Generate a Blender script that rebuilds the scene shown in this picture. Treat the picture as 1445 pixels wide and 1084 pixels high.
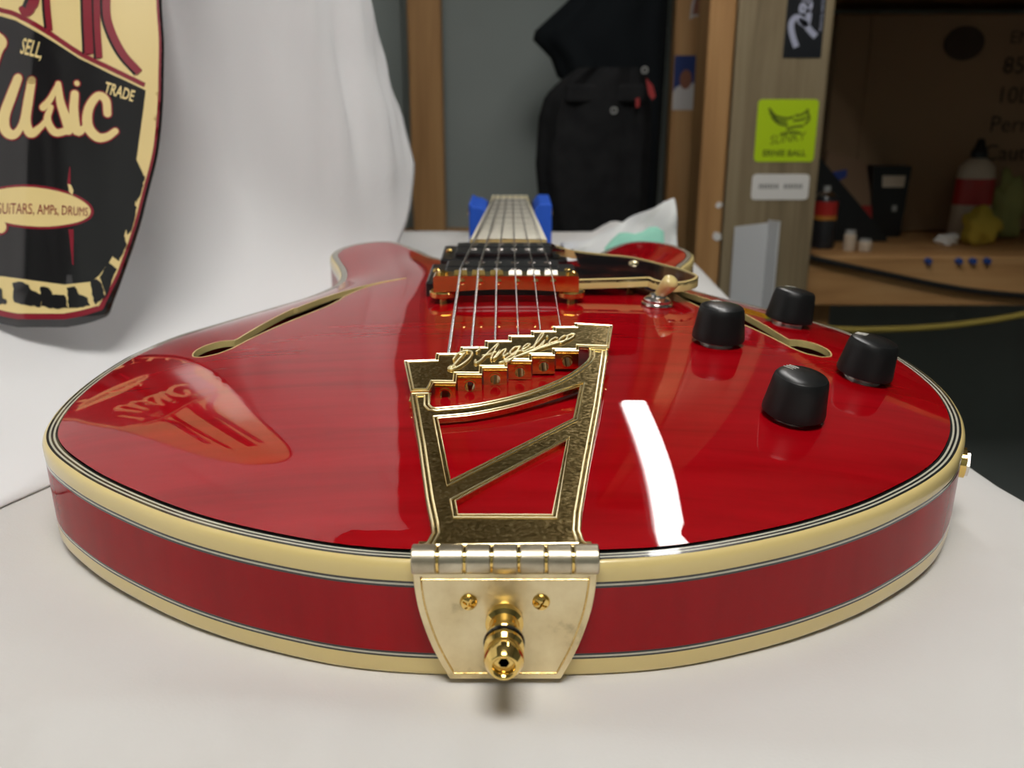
import bpy, bmesh, math, random
import numpy as np
from mathutils import Vector, Matrix
from mathutils.geometry import tessellate_polygon, delaunay_2d_cdt

for o in list(bpy.data.objects):
    bpy.data.objects.remove(o, do_unlink=True)
random.seed(7)
S = bpy.context.scene
C = S.collection
PI = math.pi

# ------------------------------------------------------------------ camera, world, exposure
cam_d = bpy.data.cameras.new('camera')
cam = bpy.data.objects.new('camera', cam_d); C.objects.link(cam)
cam.location = (0, -0.2604, 0.1868)
cam.rotation_euler = (math.radians(90 - 17.9), 0, 0)
cam_d.sensor_width = 36.0
cam_d.lens = 1300 / 1445 * 36
cam_d.clip_start = 0.005; cam_d.clip_end = 50
cam_d.dof.use_dof = True
cam_d.dof.focus_distance = 0.36
cam_d.dof.aperture_fstop = 13.5
S.camera = cam
S.view_settings.view_transform = 'Standard'
S.view_settings.look = 'None'
S.view_settings.gamma = 1
S.view_settings.use_curve_mapping = False
S.view_settings.exposure = 0.0
world = bpy.data.worlds.new('world'); S.world = world
world.use_nodes = True
world.node_tree.nodes['Background'].inputs[0].default_value = (0.9, 0.95, 1.0, 1)
world.node_tree.nodes['Background'].inputs[1].default_value = 0.0
LAMP_CEIL = 16.0     # emission of the ceiling lamp diffuser
LAMP_TUBE = 14.0      # emission of the bench tube lamp

# ------------------------------------------------------------------ materials
M = {}
def mat(name, col, rough=0.5, metal=0.0, coat=0.0, spec=0.5, emit=None, coat_rough=0.03):
    m = bpy.data.materials.new(name); m.use_nodes = True
    b = m.node_tree.nodes['Principled BSDF']
    b.inputs['Base Color'].default_value = (*col, 1)
    b.inputs['Roughness'].default_value = rough
    b.inputs['Metallic'].default_value = metal
    b.inputs['Coat Weight'].default_value = coat
    b.inputs['Coat Roughness'].default_value = coat_rough
    b.inputs['Specular IOR Level'].default_value = spec
    if emit:
        b.inputs['Emission Color'].default_value = (*emit[0], 1)
        b.inputs['Emission Strength'].default_value = emit[1]
    M[name] = m
    return m
def noise_col(name, stops, scale=(1, 1, 1), detail=4.0, nscale=5.0, bump=0.0, bscale=None, rough=None, dist=0.0, nrough=0.55):
    """object-space noise -> colour ramp, optional bump and roughness variation"""
    m = M[name]; nt = m.node_tree; b = nt.nodes['Principled BSDF']
    tc = nt.nodes.new('ShaderNodeTexCoord'); mp = nt.nodes.new('ShaderNodeMapping')
    mp.inputs['Scale'].default_value = scale
    nt.links.new(tc.outputs['Object'], mp.inputs['Vector'])
    n = nt.nodes.new('ShaderNodeTexNoise'); n.inputs['Scale'].default_value = nscale
    n.inputs['Detail'].default_value = detail; n.inputs['Distortion'].default_value = dist
    n.inputs['Roughness'].default_value = nrough
    nt.links.new(mp.outputs[0], n.inputs['Vector'])
    r = nt.nodes.new('ShaderNodeValToRGB')
    while len(r.color_ramp.elements) < len(stops): r.color_ramp.elements.new(0.5)
    for e, (p, c) in zip(r.color_ramp.elements, stops):
        e.position = p; e.color = (*c, 1)
    nt.links.new(n.outputs['Fac'], r.inputs[0]); nt.links.new(r.outputs[0], b.inputs['Base Color'])
    if rough:
        mr = nt.nodes.new('ShaderNodeMapRange')
        mr.inputs['From Min'].default_value = 0.35; mr.inputs['From Max'].default_value = 0.65
        mr.inputs['To Min'].default_value = rough[0]; mr.inputs['To Max'].default_value = rough[1]
        nt.links.new(n.outputs['Fac'], mr.inputs['Value']); nt.links.new(mr.outputs[0], b.inputs['Roughness'])
    if bump:
        n2 = nt.nodes.new('ShaderNodeTexNoise'); n2.inputs['Scale'].default_value = bscale or nscale
        n2.inputs['Detail'].default_value = 3
        nt.links.new(mp.outputs[0], n2.inputs['Vector'])
        bp = nt.nodes.new('ShaderNodeBump'); bp.inputs['Strength'].default_value = bump
        bp.inputs['Distance'].default_value = 0.001
        nt.links.new(n2.outputs['Fac'], bp.inputs['Height']); nt.links.new(bp.outputs[0], b.inputs['Normal'])
    return m

mat('red_lacquer', (0.33, 0.002, 0.008), 0.35, coat=1.0, coat_rough=0.012, spec=0.0)
M['red_lacquer'].node_tree.nodes['Principled BSDF'].inputs['Coat IOR'].default_value = 1.75
noise_col('red_lacquer', [(0.30, (0.29, 0.0006, 0.003)), (0.5, (0.36, 0.0012, 0.005)), (0.72, (0.41, 0.0020, 0.007))],
          scale=(3, 30, 3), nscale=4.0, detail=6, dist=0.4)
mat('red_side', (0.22, 0.003, 0.014), 0.5, coat=0.6, coat_rough=0.06, spec=0.0)
noise_col('red_side', [(0.3, (0.30, 0.0008, 0.004)), (0.7, (0.39, 0.0016, 0.006))], scale=(14, 14, 2), nscale=4, detail=4)
mat('cream', (0.80, 0.63, 0.26), 0.3, coat=0.6, coat_rough=0.08)
mat('cream_pale', (0.82, 0.74, 0.50), 0.35, coat=0.4)
mat('purfling_black', (0.006, 0.007, 0.008), 0.25, coat=0.6)
mat('purfling_white', (0.58, 0.56, 0.44), 0.3, coat=0.6)
mat('interior_wood', (0.35, 0.22, 0.12), 0.9)
mat('gold', (0.88, 0.62, 0.20), 0.12, metal=1)
mat('gold_worn', (0.75, 0.55, 0.24), 0.14, metal=1)
noise_col('gold_worn', [(0.3, (0.62, 0.44, 0.16)), (0.56, (0.70, 0.50, 0.20)), (0.70, (0.90, 0.70, 0.36))],
          nscale=800, detail=8, rough=(0.14, 0.26), bump=0.05, bscale=300)
mat('gold_line', (1.0, 0.88, 0.55), 0.34, metal=1)
mat('gold_plate', (0.90, 0.74, 0.42), 0.42, metal=1)
noise_col('gold_plate', [(0.28, (0.45, 0.36, 0.20)), (0.42, (0.80, 0.67, 0.40)), (0.7, (0.92, 0.80, 0.52))],
          nscale=70, detail=7, rough=(0.5, 0.36), bump=0.05, bscale=500)
mat('hinge_metal', (0.72, 0.68, 0.58), 0.25, metal=1)
noise_col('hinge_metal', [(0.3, (0.46, 0.40, 0.29)), (0.7, (0.70, 0.63, 0.48))], nscale=90, detail=5, rough=(0.42, 0.28))
mat('dark_hole', (0.01, 0.008, 0.005), 0.6)
mat('copper_face', (0.80, 0.48, 0.16), 0.15, metal=1)
mat('nickel', (0.78, 0.74, 0.70), 0.2, metal=1)
mat('saddle_metal', (0.55, 0.52, 0.46), 0.35, metal=1)
mat('steel_string', (0.85, 0.84, 0.82), 0.22, metal=1)
mat('knob_black', (0.006, 0.0065, 0.007), 0.42, spec=0.4)
mat('knob_top', (0.006, 0.0065, 0.007), 0.30, spec=0.8)
mat('print_white', (0.75, 0.73, 0.66), 0.6)
mat('pickup_black', (0.012, 0.012, 0.013), 0.3)
mat('tortoise', (0.03, 0.008, 0.006), 0.15, coat=1)
noise_col('tortoise', [(0.45, (0.010, 0.006, 0.006)), (0.62, (0.05, 0.012, 0.008)), (0.75, (0.17, 0.035, 0.012))], nscale=50, detail=5)
mat('ebony', (0.03, 0.024, 0.018), 0.5)
mat('fret_metal', (0.62, 0.59, 0.50), 0.42, metal=1)
mat('pearl', (0.55, 0.53, 0.47), 0.45)
mat('blue_foam', (0.012, 0.10, 0.62), 0.7)
mat('cloth_white', (0.74, 0.725, 0.70), 0.9, spec=0.1)
noise_col('cloth_white', [(0.25, (0.63, 0.61, 0.585)), (0.45, (0.69, 0.675, 0.655)), (0.8, (0.72, 0.71, 0.695))], nscale=9, detail=6, bump=0.10, bscale=900)
mat('backdrop_white', (0.80, 0.80, 0.81), 0.85, spec=0.1)
mat('cloth_grey_white', (0.70, 0.71, 0.70), 0.9, spec=0.1)
mat('teal_paper', (0.30, 0.66, 0.52), 0.7)
mat('wall_grey', (0.185, 0.205, 0.20), 0.85)
noise_col('wall_grey', [(0.3, (0.27, 0.305, 0.29)), (0.7, (0.30, 0.335, 0.32))], nscale=3, detail=3)
mat('panel_dark', (0.10, 0.11, 0.115), 0.8)
mat('ceiling_dark', (0.75, 0.75, 0.74), 0.9)
mat('floor_dark', (0.09, 0.085, 0.08), 0.8)
def wood(name, a, b, c):
    mat(name, b, 0.6)
    noise_col(name, [(0.3, a), (0.5, b), (0.72, c)], scale=(22, 22, 1.2), nscale=2.2, detail=5, dist=0.6, bump=0.15, bscale=9)
wood('pine', (0.36, 0.18, 0.062), (0.47, 0.25, 0.092), (0.55, 0.32, 0.135))
wood('treated_wood', (0.19, 0.140, 0.075), (0.27, 0.208, 0.118), (0.325, 0.258, 0.155))
mat('beam_wood', (0.32, 0.16, 0.06), 0.6)
noise_col('beam_wood', [(0.3, (0.36, 0.18, 0.062)), (0.5, (0.47, 0.25, 0.092)), (0.75, (0.55, 0.32, 0.135))], scale=(1.5, 18, 18), nscale=3, detail=5, dist=0.5)
mat('cardboard', (0.36, 0.23, 0.13), 0.85)
mat('cardboard_ink', (0.07, 0.045, 0.03), 0.85)
mat('black_fabric', (0.006, 0.008, 0.010), 0.9, spec=0.2)
mat('charcoal_fabric', (0.014, 0.014, 0.015), 0.9, spec=0.2)
noise_col('charcoal_fabric', [(0.3, (0.010, 0.010, 0.011)), (0.7, (0.019, 0.019, 0.020))], nscale=30)
mat('black_plastic', (0.008, 0.008, 0.009), 0.35)
mat('sign_black', (0.008, 0.007, 0.008), 0.22, coat=0.8, coat_rough=0.12)
mat('sign_cream', (0.86, 0.68, 0.30), 0.35, coat=0.7, coat_rough=0.12)
mat('sign_red', (0.26, 0.006, 0.022), 0.3, coat=0.7, coat_rough=0.12)
mat('sticker_green', (0.52, 0.74, 0.004), 0.5)
mat('sticker_ink', (0.12, 0.17, 0.004), 0.6)
mat('sticker_black', (0.008, 0.010, 0.014), 0.4)
mat('sticker_silver', (0.45, 0.47, 0.60), 0.4)
mat('sticker_white', (0.80, 0.78, 0.74), 0.5)
mat('ink_grey', (0.30, 0.29, 0.27), 0.6)
mat('photo_blue', (0.02, 0.04, 0.16), 0.4)
mat('photo_skin', (0.24, 0.09, 0.05), 0.5)
mat('photo_white', (0.55, 0.52, 0.50), 0.5)
mat('white_plastic', (0.62, 0.63, 0.64), 0.35)
mat('can_black', (0.02, 0.02, 0.022), 0.3)
mat('can_red', (0.45, 0.025, 0.02), 0.3)
mat('label_orange', (0.5, 0.2, 0.03), 0.4)
mat('bottle_cream', (0.62, 0.52, 0.40), 0.35)
mat('sponge_yellow', (0.62, 0.46, 0.06), 0.8)
mat('glove_green', (0.35, 0.36, 0.12), 0.7)
mat('paper_brown', (0.28, 0.17, 0.10), 0.8)
mat('blue_paint', (0.03, 0.06, 0.30), 0.5)
mat('pin_blue', (0.02, 0.06, 0.25), 0.4)
mat('cord_yellow', (0.30, 0.23, 0.04), 0.5)
mat('rubber_black', (0.008, 0.008, 0.008), 0.5)
mat('glass_clear', (0.42, 0.42, 0.40), 0.15)
mat('zip_red', (0.35, 0.03, 0.03), 0.4)
mat('lamp_glow', (1, 1, 1), 0.5, emit=((1.0, 0.97, 0.92), LAMP_CEIL))
mat('tube_glow', (1, 1, 1), 0.5, emit=((1.0, 0.98, 0.95), LAMP_TUBE))
mat('lamp_white', (0.7, 0.7, 0.7), 0.5)

# ------------------------------------------------------------------ mesh helpers
def link(name, me, m, parent=None, smooth=False):
    o = bpy.data.objects.new(name, me); C.objects.link(o)
    if m: me.materials.append(M[m])
    if parent: o.parent = parent
    if smooth:
        me.polygons.foreach_set('use_smooth', [True] * len(me.polygons))
    return o
def mk(name, verts, faces, m, parent=None, smooth=False):
    me = bpy.data.meshes.new(name); me.from_pydata([tuple(v) for v in verts], [], [tuple(f) for f in faces])
    me.validate(); me.update()
    bm = bmesh.new(); bm.from_mesh(me); bmesh.ops.recalc_face_normals(bm, faces=bm.faces); bm.to_mesh(me); bm.free()
    return link(name, me, m, parent, smooth)
def mkbm(name, bm, m, parent=None, smooth=False, angle=None):
    bmesh.ops.recalc_face_normals(bm, faces=bm.faces)
    me = bpy.data.meshes.new(name); bm.to_mesh(me); bm.free()
    o = link(name, me, m, parent, smooth or angle is not None)
    if angle is not None: sharp(o, angle)
    return o
def sharp(o, deg=35):
    me = o.data
    bm = bmesh.new(); bm.from_mesh(me)
    for e in bm.edges:
        e.smooth = not (len(e.link_faces) == 2 and e.calc_face_angle(0) > math.radians(deg))
    for f in bm.faces: f.smooth = True
    bm.to_mesh(me); bm.free()
def box(bm, c, s, bev=0.0, rot=None):
    r = bmesh.ops.create_cube(bm, size=1)
    vs = r['verts']
    bmesh.ops.scale(bm, vec=s, verts=vs)
    if bev:
        es = list({e for v in vs for e in v.link_edges})
        rr = bmesh.ops.bevel(bm, geom=es, offset=bev, segments=2, affect='EDGES', profile=0.5)
        vs = list({v for f in rr['faces'] for v in f.verts} | {v for v in vs if v.is_valid})
    if rot is not None: bmesh.ops.rotate(bm, cent=(0, 0, 0), matrix=rot, verts=vs)
    bmesh.ops.translate(bm, vec=c, verts=vs)
    return vs
def boxo(name, c, s, m, parent=None, bev=0.0, rot=None):
    bm = bmesh.new(); box(bm, c, s, bev, rot)
    return mkbm(name, bm, m, parent)
def lathe(prof, n=24, axis='Z', caps=True):
    """prof [(r, h)] -> verts, faces around the axis"""
    vs, fs = [], []
    for r, h in prof:
        for k in range(n):
            a = 2 * PI * k / n; x, y = r * math.cos(a), r * math.sin(a)
            vs.append((x, y, h) if axis == 'Z' else ((x, -h, y) if axis == '-Y' else (h, x, y)))
    for i in range(len(prof) - 1):
        for k in range(n):
            k2 = (k + 1) % n
            fs.append((i * n + k, i * n + k2, (i + 1) * n + k2, (i + 1) * n + k))
    if caps:
        fs.append(tuple(range(n))[::-1]); fs.append(tuple((len(prof) - 1) * n + k for k in range(n)))
    return vs, fs
def latheo(name, prof, loc, m, parent=None, n=24, axis='Z', rot=None, deg=35):
    vs, fs = lathe(prof, n, axis)
    if rot is not None: vs = [rot @ Vector(v) for v in vs]
    vs = [(v[0] + loc[0], v[1] + loc[1], v[2] + loc[2]) for v in vs]
    o = mk(name, vs, fs, m, parent, True); sharp(o, deg)
    return o
def catmull(pts, n=8, closed=False):
    P = [np.array(p, float) for p in pts]; out = []; L = len(P)
    rng = range(L) if closed else range(L - 1)
    for i in rng:
        p1, p2 = P[i], P[(i + 1) % L]
        p0 = P[i - 1] if (closed or i > 0) else 2 * p1 - p2
        p3 = P[(i + 2) % L] if (closed or i + 2 < L) else 2 * p2 - p1
        for k in range(n):
            t = k / n
            out.append(0.5 * ((2 * p1) + (-p0 + p2) * t + (2 * p0 - 5 * p1 + 4 * p2 - p3) * t * t + (-p0 + 3 * p1 - 3 * p2 + p3) * t ** 3))
    if not closed: out.append(P[-1])
    return out
def tube_geo(pts, r, n=8, vs=None, fs=None):
    vs = [] if vs is None else vs; fs = [] if fs is None else fs
    P = [Vector(p) for p in pts]; base = len(vs)
    up = Vector((0.123, 0.31, 0.94)).normalized()
    for i, p in enumerate(P):
        t = (P[min(i + 1, len(P) - 1)] - P[max(i - 1, 0)]).normalized()
        a = t.cross(up)
        if a.length < 1e-4: a = t.cross(Vector((1, 0, 0)))
        a.normalize(); b = t.cross(a)
        rr = r[i] if isinstance(r, (list, tuple)) else r
        for k in range(n):
            q = p + (a * math.cos(2 * PI * k / n) + b * math.sin(2 * PI * k / n)) * rr
            vs.append(tuple(q))
    for i in range(len(P) - 1):
        for k in range(n):
            k2 = (k + 1) % n
            fs.append((base + i * n + k, base + i * n + k2, base + (i + 1) * n + k2, base + (i + 1) * n + k))
    fs.append(tuple(base + k for k in range(n))[::-1]); fs.append(tuple(base + (len(P) - 1) * n + k for k in range(n)))
    return vs, fs
def tubeo(name, pts, r, m, parent=None, n=8):
    vs, fs = tube_geo(pts, r, n)
    o = mk(name, vs, fs, m, parent, True); sharp(o, 50)
    return o
def extr(loops, fn, t0, t1):
    """planar loops (outer + holes) -> verts, faces of a plate; fn(x, y, t) -> 3D"""
    L3 = [[Vector((p[0], p[1], 0)) for p in l] for l in loops]
    tris = tessellate_polygon(L3)
    flat = [p for l in loops for p in l]; n = len(flat)
    vs = [fn(p[0], p[1], t1) for p in flat] + [fn(p[0], p[1], t0) for p in flat]
    fs = [tuple(t) for t in tris] + [tuple(i + n for i in t[::-1]) for t in tris]
    b = 0
    for l in loops:
        k = len(l)
        for i in range(k):
            j = (i + 1) % k
            fs.append((b + i, b + j, n + b + j, n + b + i))
        b += k
    return vs, fs
def plateo(name, loops, fn, t0, t1, m, parent=None, deg=None):
    vs, fs = extr(loops, fn, t0, t1)
    o = mk(name, vs, fs, m, parent)
    if deg: sharp(o, deg)
    return o
def inset(poly, d):
    """offset a closed polygon inwards by d (mitred)"""
    P = [np.array(p, float) for p in poly]; n = len(P)
    area = sum(P[i][0] * P[(i + 1) % n][1] - P[(i + 1) % n][0] * P[i][1] for i in range(n))
    sg = 1 if area > 0 else -1
    out = []
    for i in range(n):
        a = P[i] - P[i - 1]; b = P[(i + 1) % n] - P[i]
        a = a / (np.linalg.norm(a) + 1e-12); b = b / (np.linalg.norm(b) + 1e-12)
        na = np.array([-a[1], a[0]]) * sg; nb = np.array([-b[1], b[0]]) * sg
        q = na + nb; l2 = q @ q
        q = q * (2 / max(l2, 0.8))
        out.append(P[i] + q * d)
    return out
def text_mesh(s, size, bold=0.0, shear=0.0, align='LEFT', res=3):
    cu = bpy.data.curves.new('lettering', 'FONT'); cu.body = s; cu.size = size; cu.offset = bold
    cu.shear = shear; cu.align_x = align; cu.resolution_u = res
    o = bpy.data.objects.new('lettering', cu); C.objects.link(o)
    dg = bpy.context.evaluated_depsgraph_get()
    me = bpy.data.meshes.new_from_object(o.evaluated_get(dg))
    vs = [tuple(v.co) for v in me.vertices]; fs = [tuple(p.vertices) for p in me.polygons]
    bpy.data.objects.remove(o); bpy.data.curves.remove(cu); bpy.data.meshes.remove(me)
    return vs, fs
def empty(name, loc, label, cat, group=None, rot=(0, 0, 0)):
    o = bpy.data.objects.new(name, None); C.objects.link(o)
    o.location = loc; o.rotation_euler = rot; o.empty_display_size = 0.05
    return tag(o, label, cat, group)
def tag(o, label, cat, group=None):
    o['label'] = label; o['category'] = cat
    if group: o['group'] = group
    return o
def struct(o):
    o['kind'] = 'structure'; return o

# ------------------------------------------------------------------ room shell
X0, X1, Y0, Y1, Z0, Z1 = -1.7, 2.2, -1.7, 1.70, -0.76, 1.75
struct(boxo('floor', ((X0 + X1) / 2, (Y0 + Y1) / 2, Z0 - 0.05), (X1 - X0, Y1 - Y0, 0.1), 'floor_dark'))
struct(boxo('ceiling', ((X0 + X1) / 2, (Y0 + Y1) / 2, Z1 + 0.05), (X1 - X0, Y1 - Y0, 0.1), 'ceiling_dark'))
struct(boxo('wall_back', ((X0 + X1) / 2, Y1 + 0.05, (Z0 + Z1) / 2), (X1 - X0, 0.1, Z1 - Z0), 'wall_grey'))
struct(boxo('wall_left', (X0 - 0.05, (Y0 + Y1) / 2, (Z0 + Z1) / 2), (0.1, Y1 - Y0, Z1 - Z0), 'wall_grey'))
struct(boxo('wall_right', (X1 + 0.05, (Y0 + Y1) / 2, (Z0 + Z1) / 2), (0.1, Y1 - Y0, Z1 - Z0), 'wall_grey'))
struct(boxo('wall_front', ((X0 + X1) / 2, Y0 - 0.05, (Z0 + Z1) / 2), (X1 - X0, 0.1, Z1 - Z0), 'wall_grey'))
struct(boxo('trim_1', (-0.34, Y1 - 0.012, 0.45), (0.245, 0.024, 2.4), 'wall_grey', bev=0.002))
struct(boxo('trim_2', (-0.02, Y1 - 0.03, -0.135), (0.9, 0.06, 0.075), 'pine', bev=0.003))

# lamps the place has
cl = empty('ceiling_lamp_offscreen', (0.02, -0.62, 1.75), 'flat white square ceiling lamp above the cloth-covered table', 'lamp')
boxo('housing', (0, 0, -0.03), (0.78, 0.78, 0.06), 'lamp_white', cl, bev=0.006)
boxo('diffuser_offscreen', (0, 0, -0.066), (0.70, 0.70, 0.012), 'lamp_glow', cl)
tl = empty('batten_lamp_offscreen', (0.235, 0.62, 0.66), 'white batten lamp hung on two wires over the table end', 'lamp')
boxo('housing', (0, 0.075, 0.031), (0.056, 0.90, 0.03), 'lamp_white', tl, bev=0.004)
boxo('diffuser_offscreen', (0, 0.075, 0.008), (0.044, 0.87, 0.016), 'tube_glow', tl, bev=0.005)
for yy in (-0.2, 0.45):
    tubeo('wire', [(0, yy, 0.04), (0, yy, 1.09)], 0.0015, 'rubber_black', tl, 6)

# ------------------------------------------------------------------ table, cloths
tb = empty('table', (-0.27, 0.3, Z0), 'work table under the white cloth', 'table')
TZ = -0.0025
tpoly = [(-0.76, -0.40), (0.23, -0.40), (0.231, 0.12), (0.222, 0.16), (0.208, 0.30), (0.181, 0.5), (0.184, 0.78), (0.184, 0.98), (-0.76, 0.98)]
plateo('table_top', [tpoly], lambda x, y, t: (x + 0.27, y - 0.3, -Z0 + TZ - 0.001 + t), -0.03, 0.0, 'pine', tb)
for sx in (-0.44, 0.40):
    for sy in (-1, 1):
        boxo('leg', (sx, sy * 0.60, (-Z0 + TZ - 0.031) / 2), (0.06, 0.06, -Z0 + TZ - 0.031), 'pine', tb, bev=0.003)

def sstep(a, b, x):
    t = np.clip((x - a) / (b - a), 0, 1); return t * t * (3 - 2 * t)
def fnoise(x, y, seed, freq):
    """cheap smooth noise from a few sines"""
    r = np.random.RandomState(seed); z = 0 * x
    for _ in range(7):
        a = r.uniform(0, 2 * PI); k = freq * r.uniform(0.5, 1.6); ph = r.uniform(0, 2 * PI)
        z = z + np.sin((x * math.cos(a) + y * math.sin(a)) * k + ph)
    return z / 7
def sheet(name, Pg, m, parent=None, thick=0.0008):
    nu, nv = Pg.shape[:2]
    vs = Pg.reshape(-1, 3); fs = []
    for i in range(nu - 1):
        for j in range(nv - 1):
            a = i * nv + j; fs.append((a, a + 1, a + nv + 1, a + nv))
    o = mk(name, vs, fs, m, parent, True)
    so = o.modifiers.new('thick', 'SOLIDIFY'); so.thickness = thick; so.offset = -1 if thick > 0 else 1
    return o
# table cloth: lies on the table, rumpled at the far right end, hangs over the right edge
def edge_x(y):
    return np.interp(y, [-0.5, 0.12, 0.16, 0.30, 0.5, 0.78, 1.0], [0.30, 0.237, 0.228, 0.214, 0.187, 0.19, 0.19])
ny, nx, nh = 190, 130, 26
ys = np.linspace(-0.40, 0.985, ny)
G = np.zeros((ny, nx + nh, 3))
for i, y in enumerate(ys):
    xe = float(edge_x(y))
    xs = np.linspace(-0.76, xe, nx)
    G[i, :nx, 0] = xs; G[i, :nx, 1] = y
    s = np.linspace(0, 1, nh + 1)[1:]
    R = 0.03
    ang = np.clip(s * 0.5 * PI / 0.16, 0, PI / 2)
    drop = np.where(s < 0.16, R * (1 - np.cos(ang)), R + (s - 0.16) * 0.36)
    out = R * np.sin(ang) + 0.02 * np.clip(s - 0.16, 0, 1) * np.sin(y * 31)
    G[i, nx:, 0] = xe + out; G[i, nx:, 1] = y; G[i, nx:, 2] = -drop
X, Y = G[:, :, 0], G[:, :, 1]
wr = 0.0028 * fnoise(X, Y, 11, 60) * sstep(-0.02, -0.08, Y) + 0.0010 * fnoise(X, Y, 3, 45) * sstep(0.30, 0.7, np.abs(X) + np.abs(Y - 0.25)) 
front = 0.0030 * np.exp(-((Y + 0.030 + 0.012 * np.sin(X * 14)) / 0.012) ** 2) * sstep(0.30, 0.1, np.abs(X))
hump = 0.014 * np.exp(-((X - 0.150) / 0.035) ** 2 - ((Y - 0.90) / 0.035) ** 2) \
     + 0.014 * np.exp(-((X - 0.115) / 0.04) ** 2 - ((Y - 0.90) / 0.035) ** 2)
hump = hump * (1 + 0.18 * np.sin(X * 130 + Y * 60)) * sstep(0.60, 0.72, Y)
mound = 0.012 * np.exp(-((X + 0.125) / 0.05) ** 2 - ((Y - 0.9) / 0.05) ** 2)
G[:, :, 2] += wr + front + hump + mound - 0.0002
cloth = sheet('table_cloth', G, 'cloth_white')
tag(cloth, 'off-white cotton cloth spread flat on the table under the red guitar', 'cloth')

# crumpled corner of the cloth standing up behind the right horn
def crumple():
    n = 22; P = np.zeros((n, n, 3))
    for i in range(n):
        for j in range(n):
            u, v = i / (n - 1), j / (n - 1)
            x = 0.055 + 0.125 * u
            top = 0.018 + 0.048 * u ** 1.5
            z = 0.0012 + top * v ** 0.8 * (1 - 0.08 * math.sin(6 * u))
            y = 0.735 + 0.045 * v + 0.010 * math.sin(9 * u + 3 * v) + 0.004 * math.sin(23 * u - 7 * v)
            P[i, j] = (x, y, z + 0.008 * (1 - v) * u)
    return P
# backdrop: sweeps up from the table beside the guitar and hangs tall
P0 = np.array([-0.2366, 0.127]); DR = np.array([0.41, 0.912]); NR = np.array([-0.912, 0.41])
nt_, ns_ = 150, 120
B = np.zeros((nt_, ns_, 3))
for j in range(ns_):
    q = j / (ns_ - 1)
    for i in range(nt_):
        p = i / (nt_ - 1)
        # sheet coordinate: L along the profile
        L = q * 1.12
        zt = max(0.0, L - 0.10)
        tend = float(np.interp(zt, [0, 0.03, 0.07, 0.12, 0.23, 0.41, 0.9], [0.49, 0.525, 0.555, 0.555, 0.505, 0.470, 0.41]))
        t = -0.55 + p * (tend + 0.55)
        R = 0.05 + 0.29 * float(sstep(0.5, 0.14, t))
        flat = 0.03
        if L < flat: s, z = L, 0.0
        elif L < flat + R * PI / 2:
            a = (L - flat) / R; s = flat + R * math.sin(a); z = R * (1 - math.cos(a))
        else:
            s = flat + R; z = R + (L - flat - R * PI / 2)
        k = float(sstep(0.02, 0.22, z))
        ed = 0.35 + 0.65 * float(sstep(tend, tend - 0.10, t))
        s += k * ed * (0.008 * math.sin(t * 70 + z * 3.5) + 0.0045 * math.sin(t * 133 + z * 9 + 1.0) + 0.012 * math.sin(z * 11 + t * 12) + 0.003 * math.sin(t * 230 - z * 22))
        s += 0.03 * float(sstep(0.0, 1.0, (t - tend + 0.10) / 0.10)) * k
        z += 0.0015 * math.sin(t * 40 + L * 30) * float(sstep(0.03, 0.08, L))
        xy = P0 + DR * t + NR * s
        B[i, j] = (xy[0], xy[1], z + 0.0016)
bd = sheet('backdrop_cloth', B, 'backdrop_white', thick=-0.001)
tag(bd, 'bright white backdrop cloth hanging in soft folds behind the sign', 'cloth')

cr = sheet('crumpled_sheet', crumple(), 'cloth_grey_white', thick=0.0012)
tag(cr, 'crumpled white sheet with a pointed corner behind the right horn', 'sheet')
tp = []
for u in np.linspace(0, 1, 9):
    for v in np.linspace(0, 1, 7):
        tp.append((0.098 + 0.062 * u, 0.690 + 0.022 * v + 0.004 * math.sin(9 * u), 0.003 + (0.024 + 0.030 * u * (1.5 - u)) * v + 0.003 * math.sin(11 * u + 5 * v) * v))
o = sheet('teal_wrapper', np.array(tp).reshape(9, 7, 3), 'teal_paper', thick=0.0006)
tag(o, 'small teal wrapper lying against the crumpled white sheet', 'wrapper')

# ------------------------------------------------------------------ guitar
TILT = math.radians(2.5)
gt = empty('electric_guitar', (0, 0, 0), 'glossy cherry red semi-hollow electric guitar lying on its back on white cloth', 'guitar', rot=(TILT, 0, 0))
ZR, ZB = 0.044, 0.0006
tail_half = [(0.030, 0.0008), (0.054, 0.0040), (0.077, 0.0108), (0.101, 0.0205), (0.125, 0.0335)]
horn = [(0.1350, 0.428), (0.1405, 0.450), (0.1370, 0.473), (0.1260, 0.491), (0.1100, 0.5005), (0.0945, 0.4965), (0.0800, 0.478),
        (0.0680, 0.456), (0.0570, 0.438), (0.0430, 0.428), (0.0250, 0.425)]
rgt = tail_half + [(0.143, 0.0462), (0.159, 0.0595), (0.1735, 0.0750), (0.1865, 0.0950), (0.1945, 0.1120), (0.2000, 0.1290), (0.2045, 0.1520), (0.2055, 0.180),
        (0.2025, 0.208), (0.192, 0.246), (0.1775, 0.269), (0.157, 0.297), (0.1325, 0.325), (0.1160, 0.352), (0.1160, 0.378), (0.1245, 0.405)] + horn
lft = tail_half + [(0.1545, 0.0540), (0.1755, 0.0725), (0.1885, 0.0870), (0.1965, 0.1010), (0.2020, 0.1200), (0.2050, 0.1420), (0.2055, 0.166), (0.2040, 0.186),
        (0.2005, 0.207), (0.1890, 0.238), (0.1755, 0.259), (0.1510, 0.295), (0.1330, 0.322), (0.1215, 0.350), (0.1205, 0.375), (0.1265, 0.402)] + horn
full = [(0.0, 0.0)] + rgt + [(0.0, 0.4245)] + [(-x, y) for x, y in lft[::-1]]
OUT = np.array(catmull(full, 8, True))
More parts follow.
